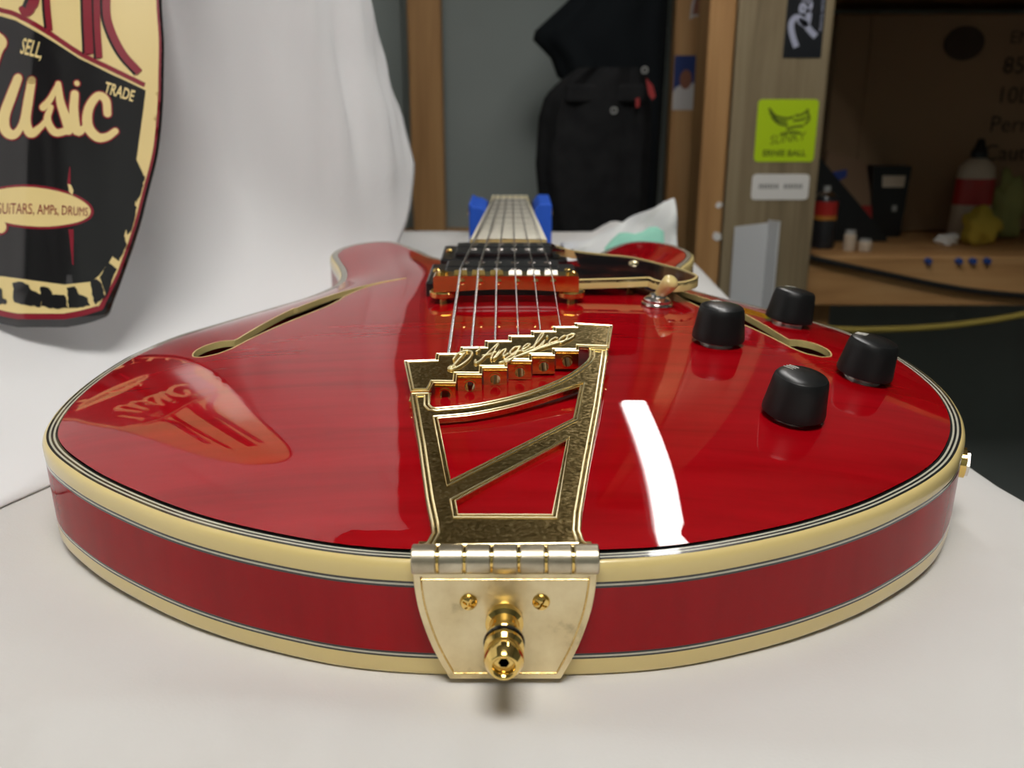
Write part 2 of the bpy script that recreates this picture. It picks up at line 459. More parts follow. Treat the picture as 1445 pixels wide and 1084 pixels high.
# resample evenly
seg = np.linalg.norm(np.roll(OUT, -1, 0) - OUT, axis=1); cum = np.concatenate([[0], np.cumsum(seg)])
NO = 420
tt = np.linspace(0, cum[-1], NO + 1)[:-1]
OC = np.vstack([OUT, OUT[:1]])
OUT = np.stack([np.interp(tt, cum, OC[:, 0]), np.interp(tt, cum, OC[:, 1])], 1)
for _ in range(2): OUT = 0.5 * OUT + 0.25 * (np.roll(OUT, 1, 0) + np.roll(OUT, -1, 0))
tg = np.roll(OUT, -1, 0) - np.roll(OUT, 1, 0); tg /= np.linalg.norm(tg, axis=1)[:, None]
NIN = np.stack([-tg[:, 1], tg[:, 0]], 1)      # inward normal (counter-clockwise outline)
def sweep(name, prof, m, parent=gt, closed=False):
    """prof: [(inset, z)]"""
    vs = []; fs = []
    for d, z in prof:
        for k in range(NO):
            vs.append((OUT[k, 0] + NIN[k, 0] * d, OUT[k, 1] + NIN[k, 1] * d, z))
    K = len(prof)
    for i in range(K if closed else K - 1):
        i2 = (i + 1) % K
        for k in range(NO):
            k2 = (k + 1) % NO
            fs.append((i * NO + k, i * NO + k2, i2 * NO + k2, i2 * NO + k))
    o = mk(name, vs, fs, m, parent, True); sharp(o, 40)
    return o
sweep('top_binding', [(0.003, 0.0368), (0.0, 0.0368), (-0.0001, 0.0385), (-0.0001, 0.0412), (0.0003, 0.0427), (0.0010, 0.0436), (0.0019, 0.0440), (0.003, 0.0440)], 'cream', closed=True)
for a, b, m in ((0.0018, 0.0028, 'purfling_black'), (0.0028, 0.0036, 'purfling_white'), (0.0036, 0.0045, 'purfling_black'),
                (0.0045, 0.0053, 'purfling_white'), (0.0053, 0.0064, 'purfling_black')):
    sweep('top_purfling', [(a, 0.0438), (a, 0.04405), (b, 0.04405), (b, 0.0438)], m, closed=True)
for a, b, m in ((0.0360, 0.0368, 'purfling_black'), (0.0353, 0.0360, 'purfling_white'), (0.0345, 0.0353, 'purfling_black'),
                (0.0090, 0.0098, 'purfling_black'), (0.0083, 0.0090, 'purfling_white'), (0.0076, 0.0083, 'purfling_black')):
    sweep('side_purfling', [(0.002, a), (0, a), (0, b), (0.002, b)], m, closed=True)
sweep('side', [(0.0, 0.0098), (0.0, 0.0345), (0.003, 0.0345), (0.003, 0.0098)], 'red_side', closed=True)
sweep('bottom_binding', [(0.003, ZB), (0.0012, ZB), (0.0003, ZB + 0.0008), (0, ZB + 0.002), (0, 0.0076), (0.003, 0.0076)], 'cream', closed=True)
bk = [(OUT[k, 0] + NIN[k, 0] * 0.0025, OUT[k, 1] + NIN[k, 1] * 0.0025) for k in range(0, NO, 2)]
plateo('back', [bk], lambda x, y, t: (x, y, t), ZB + 0.0002, ZB + 0.003, 'red_side', gt)
plateo('inner_back', [[tuple(np.array(p) * 0.985 + np.array([0, 0.003])) for p in bk]], lambda x, y, t: (x, y, t), ZB + 0.0032, ZB + 0.0045, 'interior_wood', gt)

# arched top: membrane over the outline
def inside(px, py, poly):
    r = np.zeros(px.shape, bool); n = len(poly)
    for i in range(n):
        x1, y1 = poly[i]; x2, y2 = poly[(i + 1) % n]
        if y1 == y2: continue
        c = ((y1 > py) != (y2 > py)) & (px < (x2 - x1) * (py - y1) / (y2 - y1) + x1)
        r ^= c
    return r
H = 0.0026
gx = np.arange(-0.2132, 0.2133, H); gy = np.arange(-0.0104, 0.5150, H)
GX, GY = np.meshgrid(gx, gy, indexing='ij')
inpoly = OUT + NIN * 0.006
MASK = inside(GX, GY, [tuple(p) for p in inpoly[::3]])
phi = np.zeros(GX.shape)
# coarse-to-fine relaxation
for step, its in ((4, 900), (2, 700), (1, 700)):
    sub = phi[::step, ::step].copy(); mk_ = MASK[::step, ::step]; h2 = (H * step) ** 2
    for _ in range(its):
        avg = np.zeros_like(sub)
        avg[1:-1, 1:-1] = 0.25 * (sub[2:, 1:-1] + sub[:-2, 1:-1] + sub[1:-1, 2:] + sub[1:-1, :-2] + h2)
        sub = np.where(mk_, avg, 0)
    if step > 1:
        ix = np.arange(GX.shape[0]) / step; iy = np.arange(GX.shape[1]) / step
        tmp = np.stack([np.interp(iy, np.arange(sub.shape[1]), sub[a]) for a in range(sub.shape[0])])
        phi = np.stack([np.interp(ix, np.arange(sub.shape[0]), tmp[:, b]) for b in range(tmp.shape[1])], 1)
        phi = np.where(MASK, phi, 0)
    else: phi = sub
pn = phi / phi.max()
ARCH = 0.0175
sq = np.sqrt(np.clip(pn, 0, 1))          # ~ distance like
zz = ARCH * (0.35 * pn + 0.65 * (sq * sq * (3 - 2 * sq)))
for _ in range(6):
    zz[1:-1, 1:-1] = 0.5 * zz[1:-1, 1:-1] + 0.125 * (zz[2:, 1:-1] + zz[:-2, 1:-1] + zz[1:-1, 2:] + zz[1:-1, :-2])
sm_ = zz.copy()
for _ in range(40):
    sm_[1:-1, 1:-1] = 0.5 * sm_[1:-1, 1:-1] + 0.125 * (sm_[2:, 1:-1] + sm_[:-2, 1:-1] + sm_[1:-1, 2:] + sm_[1:-1, :-2])
wgt = sstep(0.12, 0.45, sq); zz = zz * (1 - wgt) + sm_ * wgt
def topz(x, y):
    fx = (x - gx[0]) / H; fy = (y - gy[0]) / H
    i = int(np.clip(math.floor(fx), 0, len(gx) - 2)); j = int(np.clip(math.floor(fy), 0, len(gy) - 2))
    a, b = fx - i, fy - j
    return ZR + float((1 - a) * (1 - b) * zz[i, j] + a * (1 - b) * zz[i + 1, j] + (1 - a) * b * zz[i, j + 1] + a * b * zz[i + 1, j + 1])
def topn(x, y):
    e = 0.004
    n = Vector((-(topz(x + e, y) - topz(x - e, y)) / (2 * e), -(topz(x, y + e) - topz(x, y - e)) / (2 * e), 1)); n.normalize()
    return n
fh_out = catmull([(0.1500, 0.1700), (0.1560, 0.1740), (0.1580, 0.1840), (0.1545, 0.1930), (0.1475, 0.1965), (0.1415, 0.1950)], 5) \
    + catmull([(0.1405, 0.1965), (0.1365, 0.215), (0.1310, 0.240), (0.1262, 0.2600)], 4) \
    + catmull([(0.1240, 0.2610), (0.1130, 0.287), (0.1005, 0.304), (0.0860, 0.3160), (0.0680, 0.3240)], 5)
fh_in = catmull([(0.0672, 0.3215), (0.0830, 0.3105), (0.0925, 0.2965), (0.0990, 0.2780)], 5) \
    + catmull([(0.1000, 0.2690), (0.1040, 0.2540), (0.1130, 0.235), (0.1225, 0.216), (0.1310, 0.197), (0.1375, 0.1800), (0.1430, 0.1725)], 4)
FH = [tuple(p) for p in fh_out + fh_in]
FHL = [(-x, y) for x, y in FH][::-1]
rim = [tuple(OUT[k] + NIN[k] * 0.0063) for k in range(0, NO)]
pts, edges = [], []
for loop in (rim, FH, FHL):
    b = len(pts); n = len(loop)
    pts += [Vector(p) for p in loop]; edges += [(b + i, b + (i + 1) % n) for i in range(n)]
def segdist(px, py, poly, every=1):
    d = np.full(px.shape, 9.0); q = poly[::every]; n = len(q)
    for i in range(n):
        d = np.minimum(d, np.hypot(px - q[i][0], py - q[i][1]))
    return d
gm = inside(GX, GY, rim[::2]) & ~inside(GX, GY, FH) & ~inside(GX, GY, FHL)
sel = np.argwhere(gm)[::1]
sel = sel[((sel[:, 0] % 2) == 0) & ((sel[:, 1] % 2) == 0)]
px, py = gx[sel[:, 0]], gy[sel[:, 1]]
dd = np.minimum(np.minimum(segdist(px, py, rim), segdist(px, py, FH)), segdist(px, py, FHL))
keep = dd > 0.0028
pts += [Vector((a, b)) for a, b in zip(px[keep], py[keep])]
for dd_ in (0.0089,):
    pts += [Vector(OUT[k] + NIN[k] * dd_) for k in range(0, NO, 2)]
vo, eo, fo, *_ = delaunay_2d_cdt(pts, edges, [], 0, 1e-6)
vx = np.array([v[0] for v in vo]); vy = np.array([v[1] for v in vo]); fa = np.array([list(f) for f in fo])
cxx = vx[fa].mean(1); cyy = vy[fa].mean(1)
ok = inside(cxx, cyy, rim) & ~inside(cxx, cyy, FH) & ~inside(cxx, cyy, FHL)
fa = fa[ok]
top = mk('top', [(a, b, topz(a, b)) for a, b in zip(vx, vy)], fa.tolist(), 'red_lacquer', gt, True)
if top.data.polygons[0].normal.z < 0: top.data.flip_normals()
for loop in (FH, FHL):
    ins = inset(loop, 0.0007); n = len(loop); vs = []; fs = []
    for p, q in zip(loop, ins):
        z = topz(*p)
        vs += [(p[0], p[1], z - 0.0032), (p[0], p[1], z + 0.00015), (q[0], q[1], z + 0.00015), (q[0], q[1], z - 0.0032)]
    for i in range(n):
        j = (i + 1) % n
        for k in range(4):
            k2 = (k + 1) % 4
            fs.append((i * 4 + k, i * 4 + k2, j * 4 + k2, j * 4 + k))
    o = mk('sound_hole_binding', vs, fs, 'cream', gt, True); sharp(o, 40)

HX = -0.0025      # hardware centre line
# ---- tailpiece (tilted plane)
SL = 0.16; TZ0, TY0 = 0.049, 0.003
TNv = Vector((0, -SL, 1)).normalized()
def tpl(x, y, t):
    p = Vector((x, y, TZ0 + SL * (y - TY0))) + TNv * t
    return tuple(p)
mm = lambda L: [(a / 1000, b / 1000) for a, b in L]
outer = mm([(-30.5, 1.2), (-27.2, 4.0), (-25.9, 8.8), (-26.6, 13.6), (-29.2, 26.2), (-34.9, 60.6), (-40.9, 93.5), (-41.4, 97.5), (-33.2, 97.8), (-32.4, 88.5), (-31.2, 86.6)]) \
    + [tuple(p) for p in catmull(mm([(-29.5, 86.2), (-14.0, 89.3), (4.8, 97.8), (20.7, 109.8), (30.4, 121.8), (33.4, 128.0)]), 5)] \
    + mm([(34.2, 137.0), (42.4, 136.0), (41.5, 128.0), (35.1, 87.4), (27.9, 46.9), (23.1, 18.5), (22.2, 10.0), (23.0, 5.0), (25.5, 1.2)])
cut1 = [tuple(p) for p in catmull(mm([(-28.5, 77.8), (-13.7, 80.6), (4.7, 88.4), (27.9, 102.7)]), 5)] + mm([(23.6, 77.8), (-21.3, 37.6)])
cut2 = mm([(-18.9, 25.6), (20.2, 62.1), (13.1, 18.3), (-17.7, 18.5)])
tail = plateo('tailpiece', [outer, cut1, cut2], tpl, -0.0022, 0.0, 'gold_worn', gt)
bv = tail.modifiers.new('edge', 'BEVEL'); bv.width = 0.0004; bv.segments = 2; bv.limit_method = 'ANGLE'
def line_on(name, loop, r, m, parent, lift=0.0001, closed=True):
    P = [tpl(p[0], p[1], lift) for p in loop]
    if closed: P = P + [P[0]]
    return tubeo(name, P, r, m, parent, 6)
line_on('engraved_line', inset(outer, 0.0024), 0.00042, 'gold_line', tail)
line_on('engraved_line', inset(outer, 0.0007), 0.00042, 'gold_line', tail)
for cu in (cut1, cut2):
    line_on('engraved_line', inset(cu, -0.0018), 0.00040, 'gold_line', tail)
    line_on('engraved_line', inset(cu, -0.0003), 0.00035, 'gold_line', tail)
head = mm([(-46.7, 124.4), (-33.4, 125.4), (-33.5, 131.2), (-23.1, 131.4), (-23.1, 137.2), (-12.3, 137.4), (-12.3, 143.3), (-1.8, 143.6), (-1.8, 148.4), (8.4, 148.6), (8.5, 153.1), (18.7, 153.3), (18.8, 157.6), (28.9, 157.8), (29.0, 161.5), (47.0, 159.1),
           (43.2, 136.3), (29.9, 137.4), (29.6, 133.4), (19.2, 133.6), (18.9, 129.0), (8.8, 129.2), (8.7, 123.9), (-1.9, 124.2), (-1.9, 118.1), (-12.4, 118.1), (-12.4, 112.0), (-23.0, 112.2), (-23.0, 105.0), (-32.3, 105.2), (-33.6, 98.5), (-41.4, 98.3)])
hd = plateo('stair_step_header', [head], tpl, -0.0010, 0.0004, 'gold_worn', tail)
bv = hd.modifiers.new('edge', 'BEVEL'); bv.width = 0.0004; bv.segments = 2; bv.limit_method = 'ANGLE'
line_on('engraved_line', inset(head, 0.0015), 0.00042, 'gold_line', tail, 0.0005)
line_on('engraved_line', inset(head, 0.0003), 0.00034, 'gold_line', tail, 0.0003)
# string anchor blocks under the lower stairs
nose = [(-32.1, -23.2, 104.9), (-23.0, -12.5, 111.9), (-12.3, -2.0, 118.0), (-1.8, 8.6, 124.0), (8.8, 18.9, 129.0), (19.2, 29.5, 133.5)]
for a, b, y in nose:
    x = (a + b) / 2000; w = (b - a) / 1000 - 0.0004
    c = Vector(tpl(x, y / 1000, -0.0044))
    rc = [(-w / 2, -0.0034), (w / 2, -0.0034), (w / 2, 0.0034), (-w / 2, 0.0034)]
    hc = [(0.0023 * math.cos(-2 * PI * q / 20), 0.0023 * math.sin(-2 * PI * q / 20)) for q in range(20)]
    plateo('string_block', [rc, hc], lambda a_, z_, t_: (c.x + a_, c.y - 0.0017 + t_, c.z + z_), 0.0, 0.012, 'copper_face', tail)
    vs, fs = lathe([(0.0028, 0.0), (0.0028, 0.0006), (0.0022, 0.0006), (0.0022, 0.0)], 20, '-Y', caps=False)
    o = mk('hole_rim', [(v[0] + c.x, v[1] + c.y - 0.0018, v[2] + c.z) for v in vs], fs, 'gold', tail, True); sharp(o, 30)
for x, y in ((-0.0374, 0.0975), (0.0384, 0.1366)):
    c = Vector(tpl(x, y, -0.0034)); boxo('bracket', tuple(c), (0.0085, 0.010, 0.0036), 'gold', tail, bev=0.0005)
# script lettering on the header
GL = {'D': [[(.34, .92), (.24, .5), (.12, .06)], [(.02, .62), (.06, .92), (.34, 1.02), (.62, .82), (.66, .46), (.46, .1), (.2, -.02), (.02, .1), (.12, .2), (.3, .05)]],
      "'": [[(.1, 1.02), (.14, .9), (.06, .78)]],
      'A': [[(.0, .22), (.06, .02), (.2, .08), (.42, .6), (.62, 1.0), (.6, .5), (.62, .04)], [(.18, .42), (.44, .38), (.7, .44)]],
      'n': [[(.0, .02), (.1, .48), (.06, .05), (.2, .42), (.34, .44), (.32, .1), (.42, .02), (.5, .14)]],
      'g': [[(.36, .42), (.16, .44), (.06, .2), (.18, .02), (.34, .2), (.38, .44), (.3, -.2), (.12, -.42), (.0, -.26), (.2, -.06), (.46, .12)]],
      'e': [[(.0, .1), (.2, .22), (.3, .38), (.18, .46), (.06, .26), (.12, .03), (.3, .04), (.42, .16)]],
      'l': [[(.0, .1), (.2, .5), (.28, .92), (.18, .98), (.1, .5), (.12, .06), (.26, .06), (.32, .14)]],
      'i': [[(.0, .1), (.12, .44), (.1, .08), (.2, .03), (.3, .14)], [(.14, .66), (.17, .70)]],
      'c': [[(.34, .38), (.22, .46), (.06, .3), (.08, .06), (.24, .02), (.4, .14)]],
      'o': [[(.2, .45), (.04, .28), (.1, .03), (.28, .06), (.34, .3), (.2, .45), (.3, .38), (.48, .42)]]}
ADV = {'D': .74, "'": .2, 'A': .72, 'n': .5, 'g': .46, 'e': .42, 'l': .32, 'i': .3, 'c': .4, 'o': .46}
A0 = np.array([-0.0275, 0.1150]); A1 = np.array([0.0255, 0.1420])
word = "D'Angelico"; tw = sum(ADV[c] for c in word)
ux = (A1 - A0) / tw; uy = np.array([0.0006, 0.0138])
vs, fs = [], []; pen = 0
for ch in word:
    sc = 1.0 if ch in "DA'" else 1.0
    for st in GL[ch]:
        sm = catmull(st, 5)
        tube_geo([tpl(*(A0 + ux * (pen + p[0] + 0.22 * p[1]) + uy * p[1] * sc), 0.0009) for p in sm], 0.00056, 6, vs, fs)
    pen += ADV[ch]
sw = catmull([(4.2, .20), (3.2, -.02), (2.3, -.28), (1.9, -.36), (2.6, -.22), (3.6, -.02), (4.5, .10), (4.75, .35), (4.6, .48)], 5)
tube_geo([tpl(*(A0 + ux * p[0] + uy * p[1]), 0.0009) for p in sw], 0.00056, 6, vs, fs)
o = mk('script_lettering', vs, fs, 'gold_line', tail, True)
o['label'] = "raised gold script lettering reading D'Angelico"
# hinge knuckles
hx0, hx1 = -0.0316, 0.0274; kw = (hx1 - hx0) / 7
for k in range(7):
    x = hx0 + kw * k + 0.0004; w = kw - 0.0008
    latheo('hinge_knuckle', [(0.0043, 0), (0.0047, 0.0004), (0.0047, w - 0.0004), (0.0043, w)], (x, -0.0015, 0.0465), 'hinge_metal', tail, 28, 'X')
latheo('hinge_pin', [(0.0040, 0), (0.0040, hx1 - hx0 - 0.001)], (hx0 + 0.0005, -0.0015, 0.0465), 'gold', tail, 24, 'X')
boxo('hinge_leaf', (HX + 0.0003, 0.0022, 0.0480), (0.0550, 0.006, 0.0022), 'gold_worn', tail, bev=0.0003)
# mounting plate on the side
pr = catmull(mm([(-30.9, 43.0), (-30.5, 36.0), (-29.2, 27.5), (-25.7, 15.2), (-20.4, 2.9)]), 5)
pr2 = [(2 * -0.0023 - p[0] + 0.0002, p[1]) for p in pr]
pout = [tuple(p) for p in pr] + [tuple(p) for p in pr2[::-1]]
fpl = lambda x, z, t: (x, -0.0009 - t, z)
mp_ = plateo('mounting_plate', [pout], fpl, 0.0, 0.0030, 'gold_plate', tail)
bv = mp_.modifiers.new('edge', 'BEVEL'); bv.width = 0.0005; bv.segments = 2; bv.limit_method = 'ANGLE'
ll = inset(pout, 0.0024)
tubeo('engraved_line', [fpl(p[0], p[1], 0.0030) for p in ll + ll[:1]], 0.00035, 'gold_worn', tail, 6)
for x in (-0.0137, 0.0092):
    scw = latheo('screw', [(0.0028, 0), (0.0028, 0.0004), (0.0023, 0.0013), (0.0011, 0.0018), (0.0001, 0.0019)], (x, -0.0039, 0.0325), 'gold', tail, 24, '-Y', deg=60)
    bm = bmesh.new()
    for a in (0.5, 0.5 + PI / 2): box(bm, (0, 0, 0), (0.0040, 0.0020, 0.0007), rot=Matrix.Rotation(a, 4, 'Y'))
    bmesh.ops.translate(bm, vec=(x, -0.0057, 0.0325), verts=bm.verts)
    cutter = mkbm('screw_cutter', bm, 'gold', tail)
    bo_ = scw.modifiers.new('slot', 'BOOLEAN'); bo_.object = cutter; bo_.operation = 'DIFFERENCE'; bo_.solver = 'EXACT'; bo_.use_self = True
    bpy.context.view_layer.update()
    me_ = bpy.data.meshes.new_from_object(scw.evaluated_get(bpy.context.evaluated_depsgraph_get()))
    scw.modifiers.clear(); scw.data = me_; bpy.data.objects.remove(cutter); sharp(scw, 30)
# strap button with lock
bx, bz = -0.0024, 0.0262
sb = latheo('strap_button', [(0.0058, 0), (0.0060, 0.0006), (0.0060, 0.0030), (0.0048, 0.0040), (0.0044, 0.0070), (0.0050, 0.0082), (0.0057, 0.0092), (0.0058, 0.0108), (0.0050, 0.0120)],
            (bx, -0.0039, bz), 'gold', gt, 32, '-Y', deg=25)
latheo('washer', [(0.0062, 0), (0.0064, 0.0006), (0.0062, 0.0012)], (bx, -0.0159, bz), 'purfling_black', sb, 32, '-Y')
vs, fs = lathe([(0.0054, 0), (0.0060, 0.0008), (0.0061, 0.0022), (0.0052, 0.0034), (0.0052, 0.0046), (0.0060, 0.0058), (0.0060, 0.0082), (0.0056, 0.0094), (0.0045, 0.0112)], 32, '-Y', caps=False)
o = mk('lock_body', [(v[0] + bx, v[1] - 0.0171, v[2] + bz) for v in vs], fs, 'gold', sb, True); sharp(o, 25)
vs, fs = lathe([(0.0045, 0.0112), (0.0042, 0.0115), (0.0034, 0.0112), (0.0030, 0.0085)], 32, '-Y', caps=False)
o = mk('lock_cup', [(v[0] + bx, v[1] - 0.0171, v[2] + bz) for v in vs], fs, 'gold', sb, True)
cr_ = [(0.0031 * math.cos(2 * PI * q / 24), 0.0031 * math.sin(2 * PI * q / 24)) for q in range(24)]
hx_ = [(0.0017 * math.cos(-2 * PI * q / 6), 0.0017 * math.sin(-2 * PI * q / 6)) for q in range(6)]
plateo('hex_socket', [cr_, hx_], lambda a_, z_, t_: (bx + a_, -0.0171 - 0.0090 + t_, bz + z_), 0.0, 0.006, 'gold', sb)

# ---- bridge
BY = 0.250
sx_ = [-0.0285, -0.0186, -0.0085, 0.0018, 0.0120, 0.0218]
SZ = 0.0795
brx0, brx1 = -0.0435, 0.0370
arc = []
for k in range(13):
    u = k / 12; arc.append((brx0 + 0.004 + (brx1 - brx0 - 0.008) * u, 0.0675 + 0.0018 * math.sin(PI * u)))
bprof = [(brx0, 0.0672), (brx0, 0.0758), (brx0 + 0.001, 0.0768)] + [(brx1 - 0.001, 0.0768), (brx1, 0.0758), (brx1, 0.0672)] + arc[::-1]
br = plateo('bridge', [bprof], lambda x, z, t: (x, BY + t, z), -0.0055, 0.0055, 'gold', gt)
bv = br.modifiers.new('edge', 'BEVEL'); bv.width = 0.0008; bv.segments = 2; bv.limit_method = 'ANGLE'
for x in (-0.0385, 0.0330):
    z0 = topz(x, BY)
    latheo('post', [(0.0022, z0 - 0.002), (0.0022, 0.067)], (x, BY, 0), 'gold', br, 16)
    latheo('thumbwheel', [(0.0070, 0.0640), (0.0077, 0.0646), (0.0077, 0.0668), (0.0070, 0.0674)], (x, BY, 0), 'gold', br, 32)
    latheo('post_screw', [(0.0030, 0.0766), (0.0030, 0.0778), (0.0015, 0.0784)], (x, BY + 0.001, 0), 'gold', br, 20)
for k, x in enumerate(sx_):
    vs_ = [(x - 0.0038, BY - 0.003, 0.0762), (x + 0.0038, BY - 0.003, 0.0762), (x + 0.0038, BY + 0.004, 0.0762), (x - 0.0038, BY + 0.004, 0.0762),
           (x - 0.0034, BY, SZ - 0.0006), (x + 0.0034, BY, SZ - 0.0006)]
    mk('saddle', vs_, [(0, 1, 2, 3), (0, 1, 5, 4), (3, 2, 5, 4), (0, 4, 3), (1, 2, 5)], 'gold' if k < 3 else 'saddle_metal', br)
    latheo('saddle_screw', [(0.0016, 0.0), (0.0017, 0.0008), (0.0008, 0.0013)], (x + 0.001, BY - 0.0053, 0.0737), 'gold', br, 16, '-Y')

# ---- neck, fretboard
SLN = (0.0600 - 0.0185) / (0.426 - 0.878)
def fbz(y): return 0.0600 + SLN * (y - 0.426)
def fbw(y): return 0.0285 + (0.0216 - 0.0285) * (y - 0.426) / 0.452
FX = -0.0026
vs = []; fs = []
def prism_y(y0, y1, secs):
    """secs(y) -> list of (x, z) around; closed prism between y0 and y1"""
    a, b = secs(y0), secs(y1); n = len(a)
    v = [(x, y0, z) for x, z in a] + [(x, y1, z) for x, z in b]
    f = [tuple(range(n))[::-1], tuple(range(n, 2 * n))] + [(i, (i + 1) % n, n + (i + 1) % n, n + i) for i in range(n)]
    return v, f
v, f = prism_y(0.4275, 0.878, lambda y: [(FX - fbw(y) + 0.0018, fbz(y) - 0.005), (FX + fbw(y) - 0.0018, fbz(y) - 0.005), (FX + fbw(y) - 0.0018, fbz(y)), (FX, fbz(y) + 0.0006), (FX - fbw(y) + 0.0018, fbz(y))])
fb = mk('fretboard', v, f, 'ebony', gt)
for s in (-1, 1):
    v, f = prism_y(0.426, 0.878, lambda y: [(FX + s * (fbw(y) - 0.0018), fbz(y) - 0.005), (FX + s * fbw(y), fbz(y) - 0.005), (FX + s * fbw(y), fbz(y) + 0.0001), (FX + s * (fbw(y) - 0.0018), fbz(y) + 0.0003)])
    mk('fretboard_binding', v, f, 'cream_pale', fb)
v, f = prism_y(0.4255, 0.4275, lambda y: [(FX - fbw(y), fbz(y) - 0.005), (FX + fbw(y), fbz(y) - 0.005), (FX + fbw(y), fbz(y) + 0.0001), (FX, fbz(y) + 0.0007), (FX - fbw(y), fbz(y) + 0.0001)])
mk('fretboard_end_binding', v, f, 'cream', fb)
for n_ in range(1, 23):
    y = 0.878 - 0.628 * (1 - 2 ** (-n_ / 12)); w = fbw(y) - 0.0006
    tubeo('fret', [(FX - w, y, fbz(y) + 0.0004), (FX, y, fbz(y) + 0.0010), (FX + w, y, fbz(y) + 0.0004)], 0.0009, 'fret_metal', fb, 6)
for n_ in (1, 3, 5, 7, 9, 12, 15, 17, 19, 21):
    ya = 0.878 - 0.628 * (1 - 2 ** (-(n_ - 1) / 12)); yb = 0.878 - 0.628 * (1 - 2 ** (-n_ / 12))
    a, b = yb + (ya - yb) * 0.22, yb + (ya - yb) * 0.78
    v, f = prism_y(a, b, lambda y: [(FX - fbw(y) * 0.78, fbz(y) - 0.001), (FX + fbw(y) * 0.78, fbz(y) - 0.001), (FX + fbw(y) * 0.78, fbz(y) + 0.0003), (FX, fbz(y) + 0.0008), (FX - fbw(y) * 0.78, fbz(y) + 0.0003)])
    mk('inlay', v, f, 'pearl', fb)
def necksec(y):
    w = fbw(y); d = 0.017; base = fbz(y) - 0.005
    return [(FX + w * math.cos(a), base - d * math.sin(a) ** 0.8 if math.sin(a) > 0 else base) for a in [PI * k / 12 for k in range(13)]]
v, f = prism_y(0.43, 0.885, necksec)
mk('neck', v, f, 'red_side', gt, True)
boxo('neck_heel', (FX, 0.428, 0.034), (0.052, 0.045, 0.040), 'red_side', gt, bev=0.004)
boxo('nut', (FX, 0.8803, fbz(0.8803) - 0.0010), (0.0440, 0.0048, 0.0092), 'cream_pale', gt, bev=0.0006)
# headstock, tilted back
ang = math.atan(SLN) - math.radians(13)
hy = Vector((0, math.cos(ang), math.sin(ang))); hn = Vector((0, -math.sin(ang), math.cos(ang))); ho = Vector((FX, 0.8825, fbz(0.8825) - 0.0015))
hs = [(-0.021, 0), (-0.025, 0.018), (-0.034, 0.035), (-0.037, 0.15), (-0.030, 0.160), (-0.012, 0.150), (0, 0.158), (0.012, 0.150), (0.030, 0.160), (0.037, 0.15), (0.034, 0.035), (0.025, 0.018), (0.021, 0)]
hfn = lambda x, y, t: tuple(ho + Vector((x, 0, 0)) + hy * y + hn * t)
hso = plateo('headstock', [hs], hfn, -0.014, 0.0, 'purfling_black', gt)
for sgn in (-1, 1):
    for k in range(3):
        yy = 0.045 + 0.037 * k
        b = ho + hy * yy
        tubeo('tuner_shaft', [b + Vector((sgn * 0.033, 0, 0)) - hn * 0.008, b + Vector((sgn * 0.045, 0, 0)) - hn * 0.008], 0.0022, 'gold', hso, 8)
        latheo('tuner_button', [(0.003, 0), (0.0055, 0.002), (0.0055, 0.009), (0.004, 0.011)], tuple(b + Vector((sgn * 0.048 - 0.0055, 0, 0)) - hn * 0.008), 'gold', hso, 12, 'X')
        latheo('tuner_post', [(0.003, -0.001), (0.003, 0.008), (0.002, 0.009)], tuple(b + Vector((sgn * 0.022, 0, 0))), 'gold', hso, 12)

# ---- strings
tail_pts = [(-0.0281, 0.131), (-0.0182, 0.1365), (-0.0076, 0.1425), (0.0030, 0.1475), (0.0133, 0.1525), (0.0229, 0.157)]
rad = [0.00078, 0.00066, 0.00055, 0.00040, 0.00034, 0.00030]
for k in range(6):
    a = Vector(tpl(tail_pts[k][0], tail_pts[k][1] - 0.010, -0.0034))
    a2 = Vector(tpl(tail_pts[k][0], tail_pts[k][1] + 0.001, -0.0022))
    b = Vector((sx_[k], BY, SZ)); xn = FX + (k - 2.5) * 0.0070
    c = Vector((xn, 0.8803, fbz(0.8803) + 0.0038)); d = Vector((xn * 1.0, 0.8835, fbz(0.8835) + 0.003))
    e = ho + hy * (0.045 + 0.037 * (k if k < 3 else 5 - k)) + hn * 0.004 + Vector(((-1 if k < 3 else 1) * 0.019, 0, 0))
    tubeo('string', [a, a2, b - Vector((0, 0.0012, 0.0003)), b, b + (c - b) * 0.004, c, d, e], rad[k], 'steel_string', gt, 8)

# ---- pickups
def pickup(yc, zt, name):
    n0 = topz(FX, yc)
    ring = boxo(name, (FX - 0.003, yc, (n0 + zt - 0.004) / 2), (0.088, 0.046, zt - 0.004 - n0 + 0.003), 'pickup_black', gt, bev=0.0015)
    boxo('coil_cover', (FX - 0.003, yc - 0.009, zt - 0.003), (0.068, 0.0165, 0.008), 'pickup_black', ring, bev=0.0012)
    boxo('coil_cover', (FX - 0.003, yc + 0.009, zt - 0.003), (0.068, 0.0165, 0.008), 'pickup_black', ring, bev=0.0012)
    for k in range(6):
        x = sx_[k] + (FX + (k - 2.5) * 0.0070 - sx_[k]) * (yc - BY) / 0.63
        latheo('pole_piece', [(0.0024, zt + 0.0002), (0.0024, zt + 0.0014), (0.0017, zt + 0.0021), (0.0004, zt + 0.0023)], (x, yc - 0.009, 0), 'nickel', ring, 16)
        latheo('pole_slug', [(0.0024, zt + 0.0002), (0.0024, zt + 0.0014), (0.0012, zt + 0.0018)], (x, yc + 0.009, 0), 'nickel', ring, 16)
    for s in (-1, 1):
        latheo('pickup_screw', [(0.0024, zt - 0.0050), (0.0024, zt - 0.0010), (0.0012, zt)], (FX - 0.003 + s * 0.0390, yc, 0), 'gold', ring, 16)
pickup(0.286, 0.0715, 'bridge_pickup')
pickup(0.396, 0.0598, 'neck_pickup')

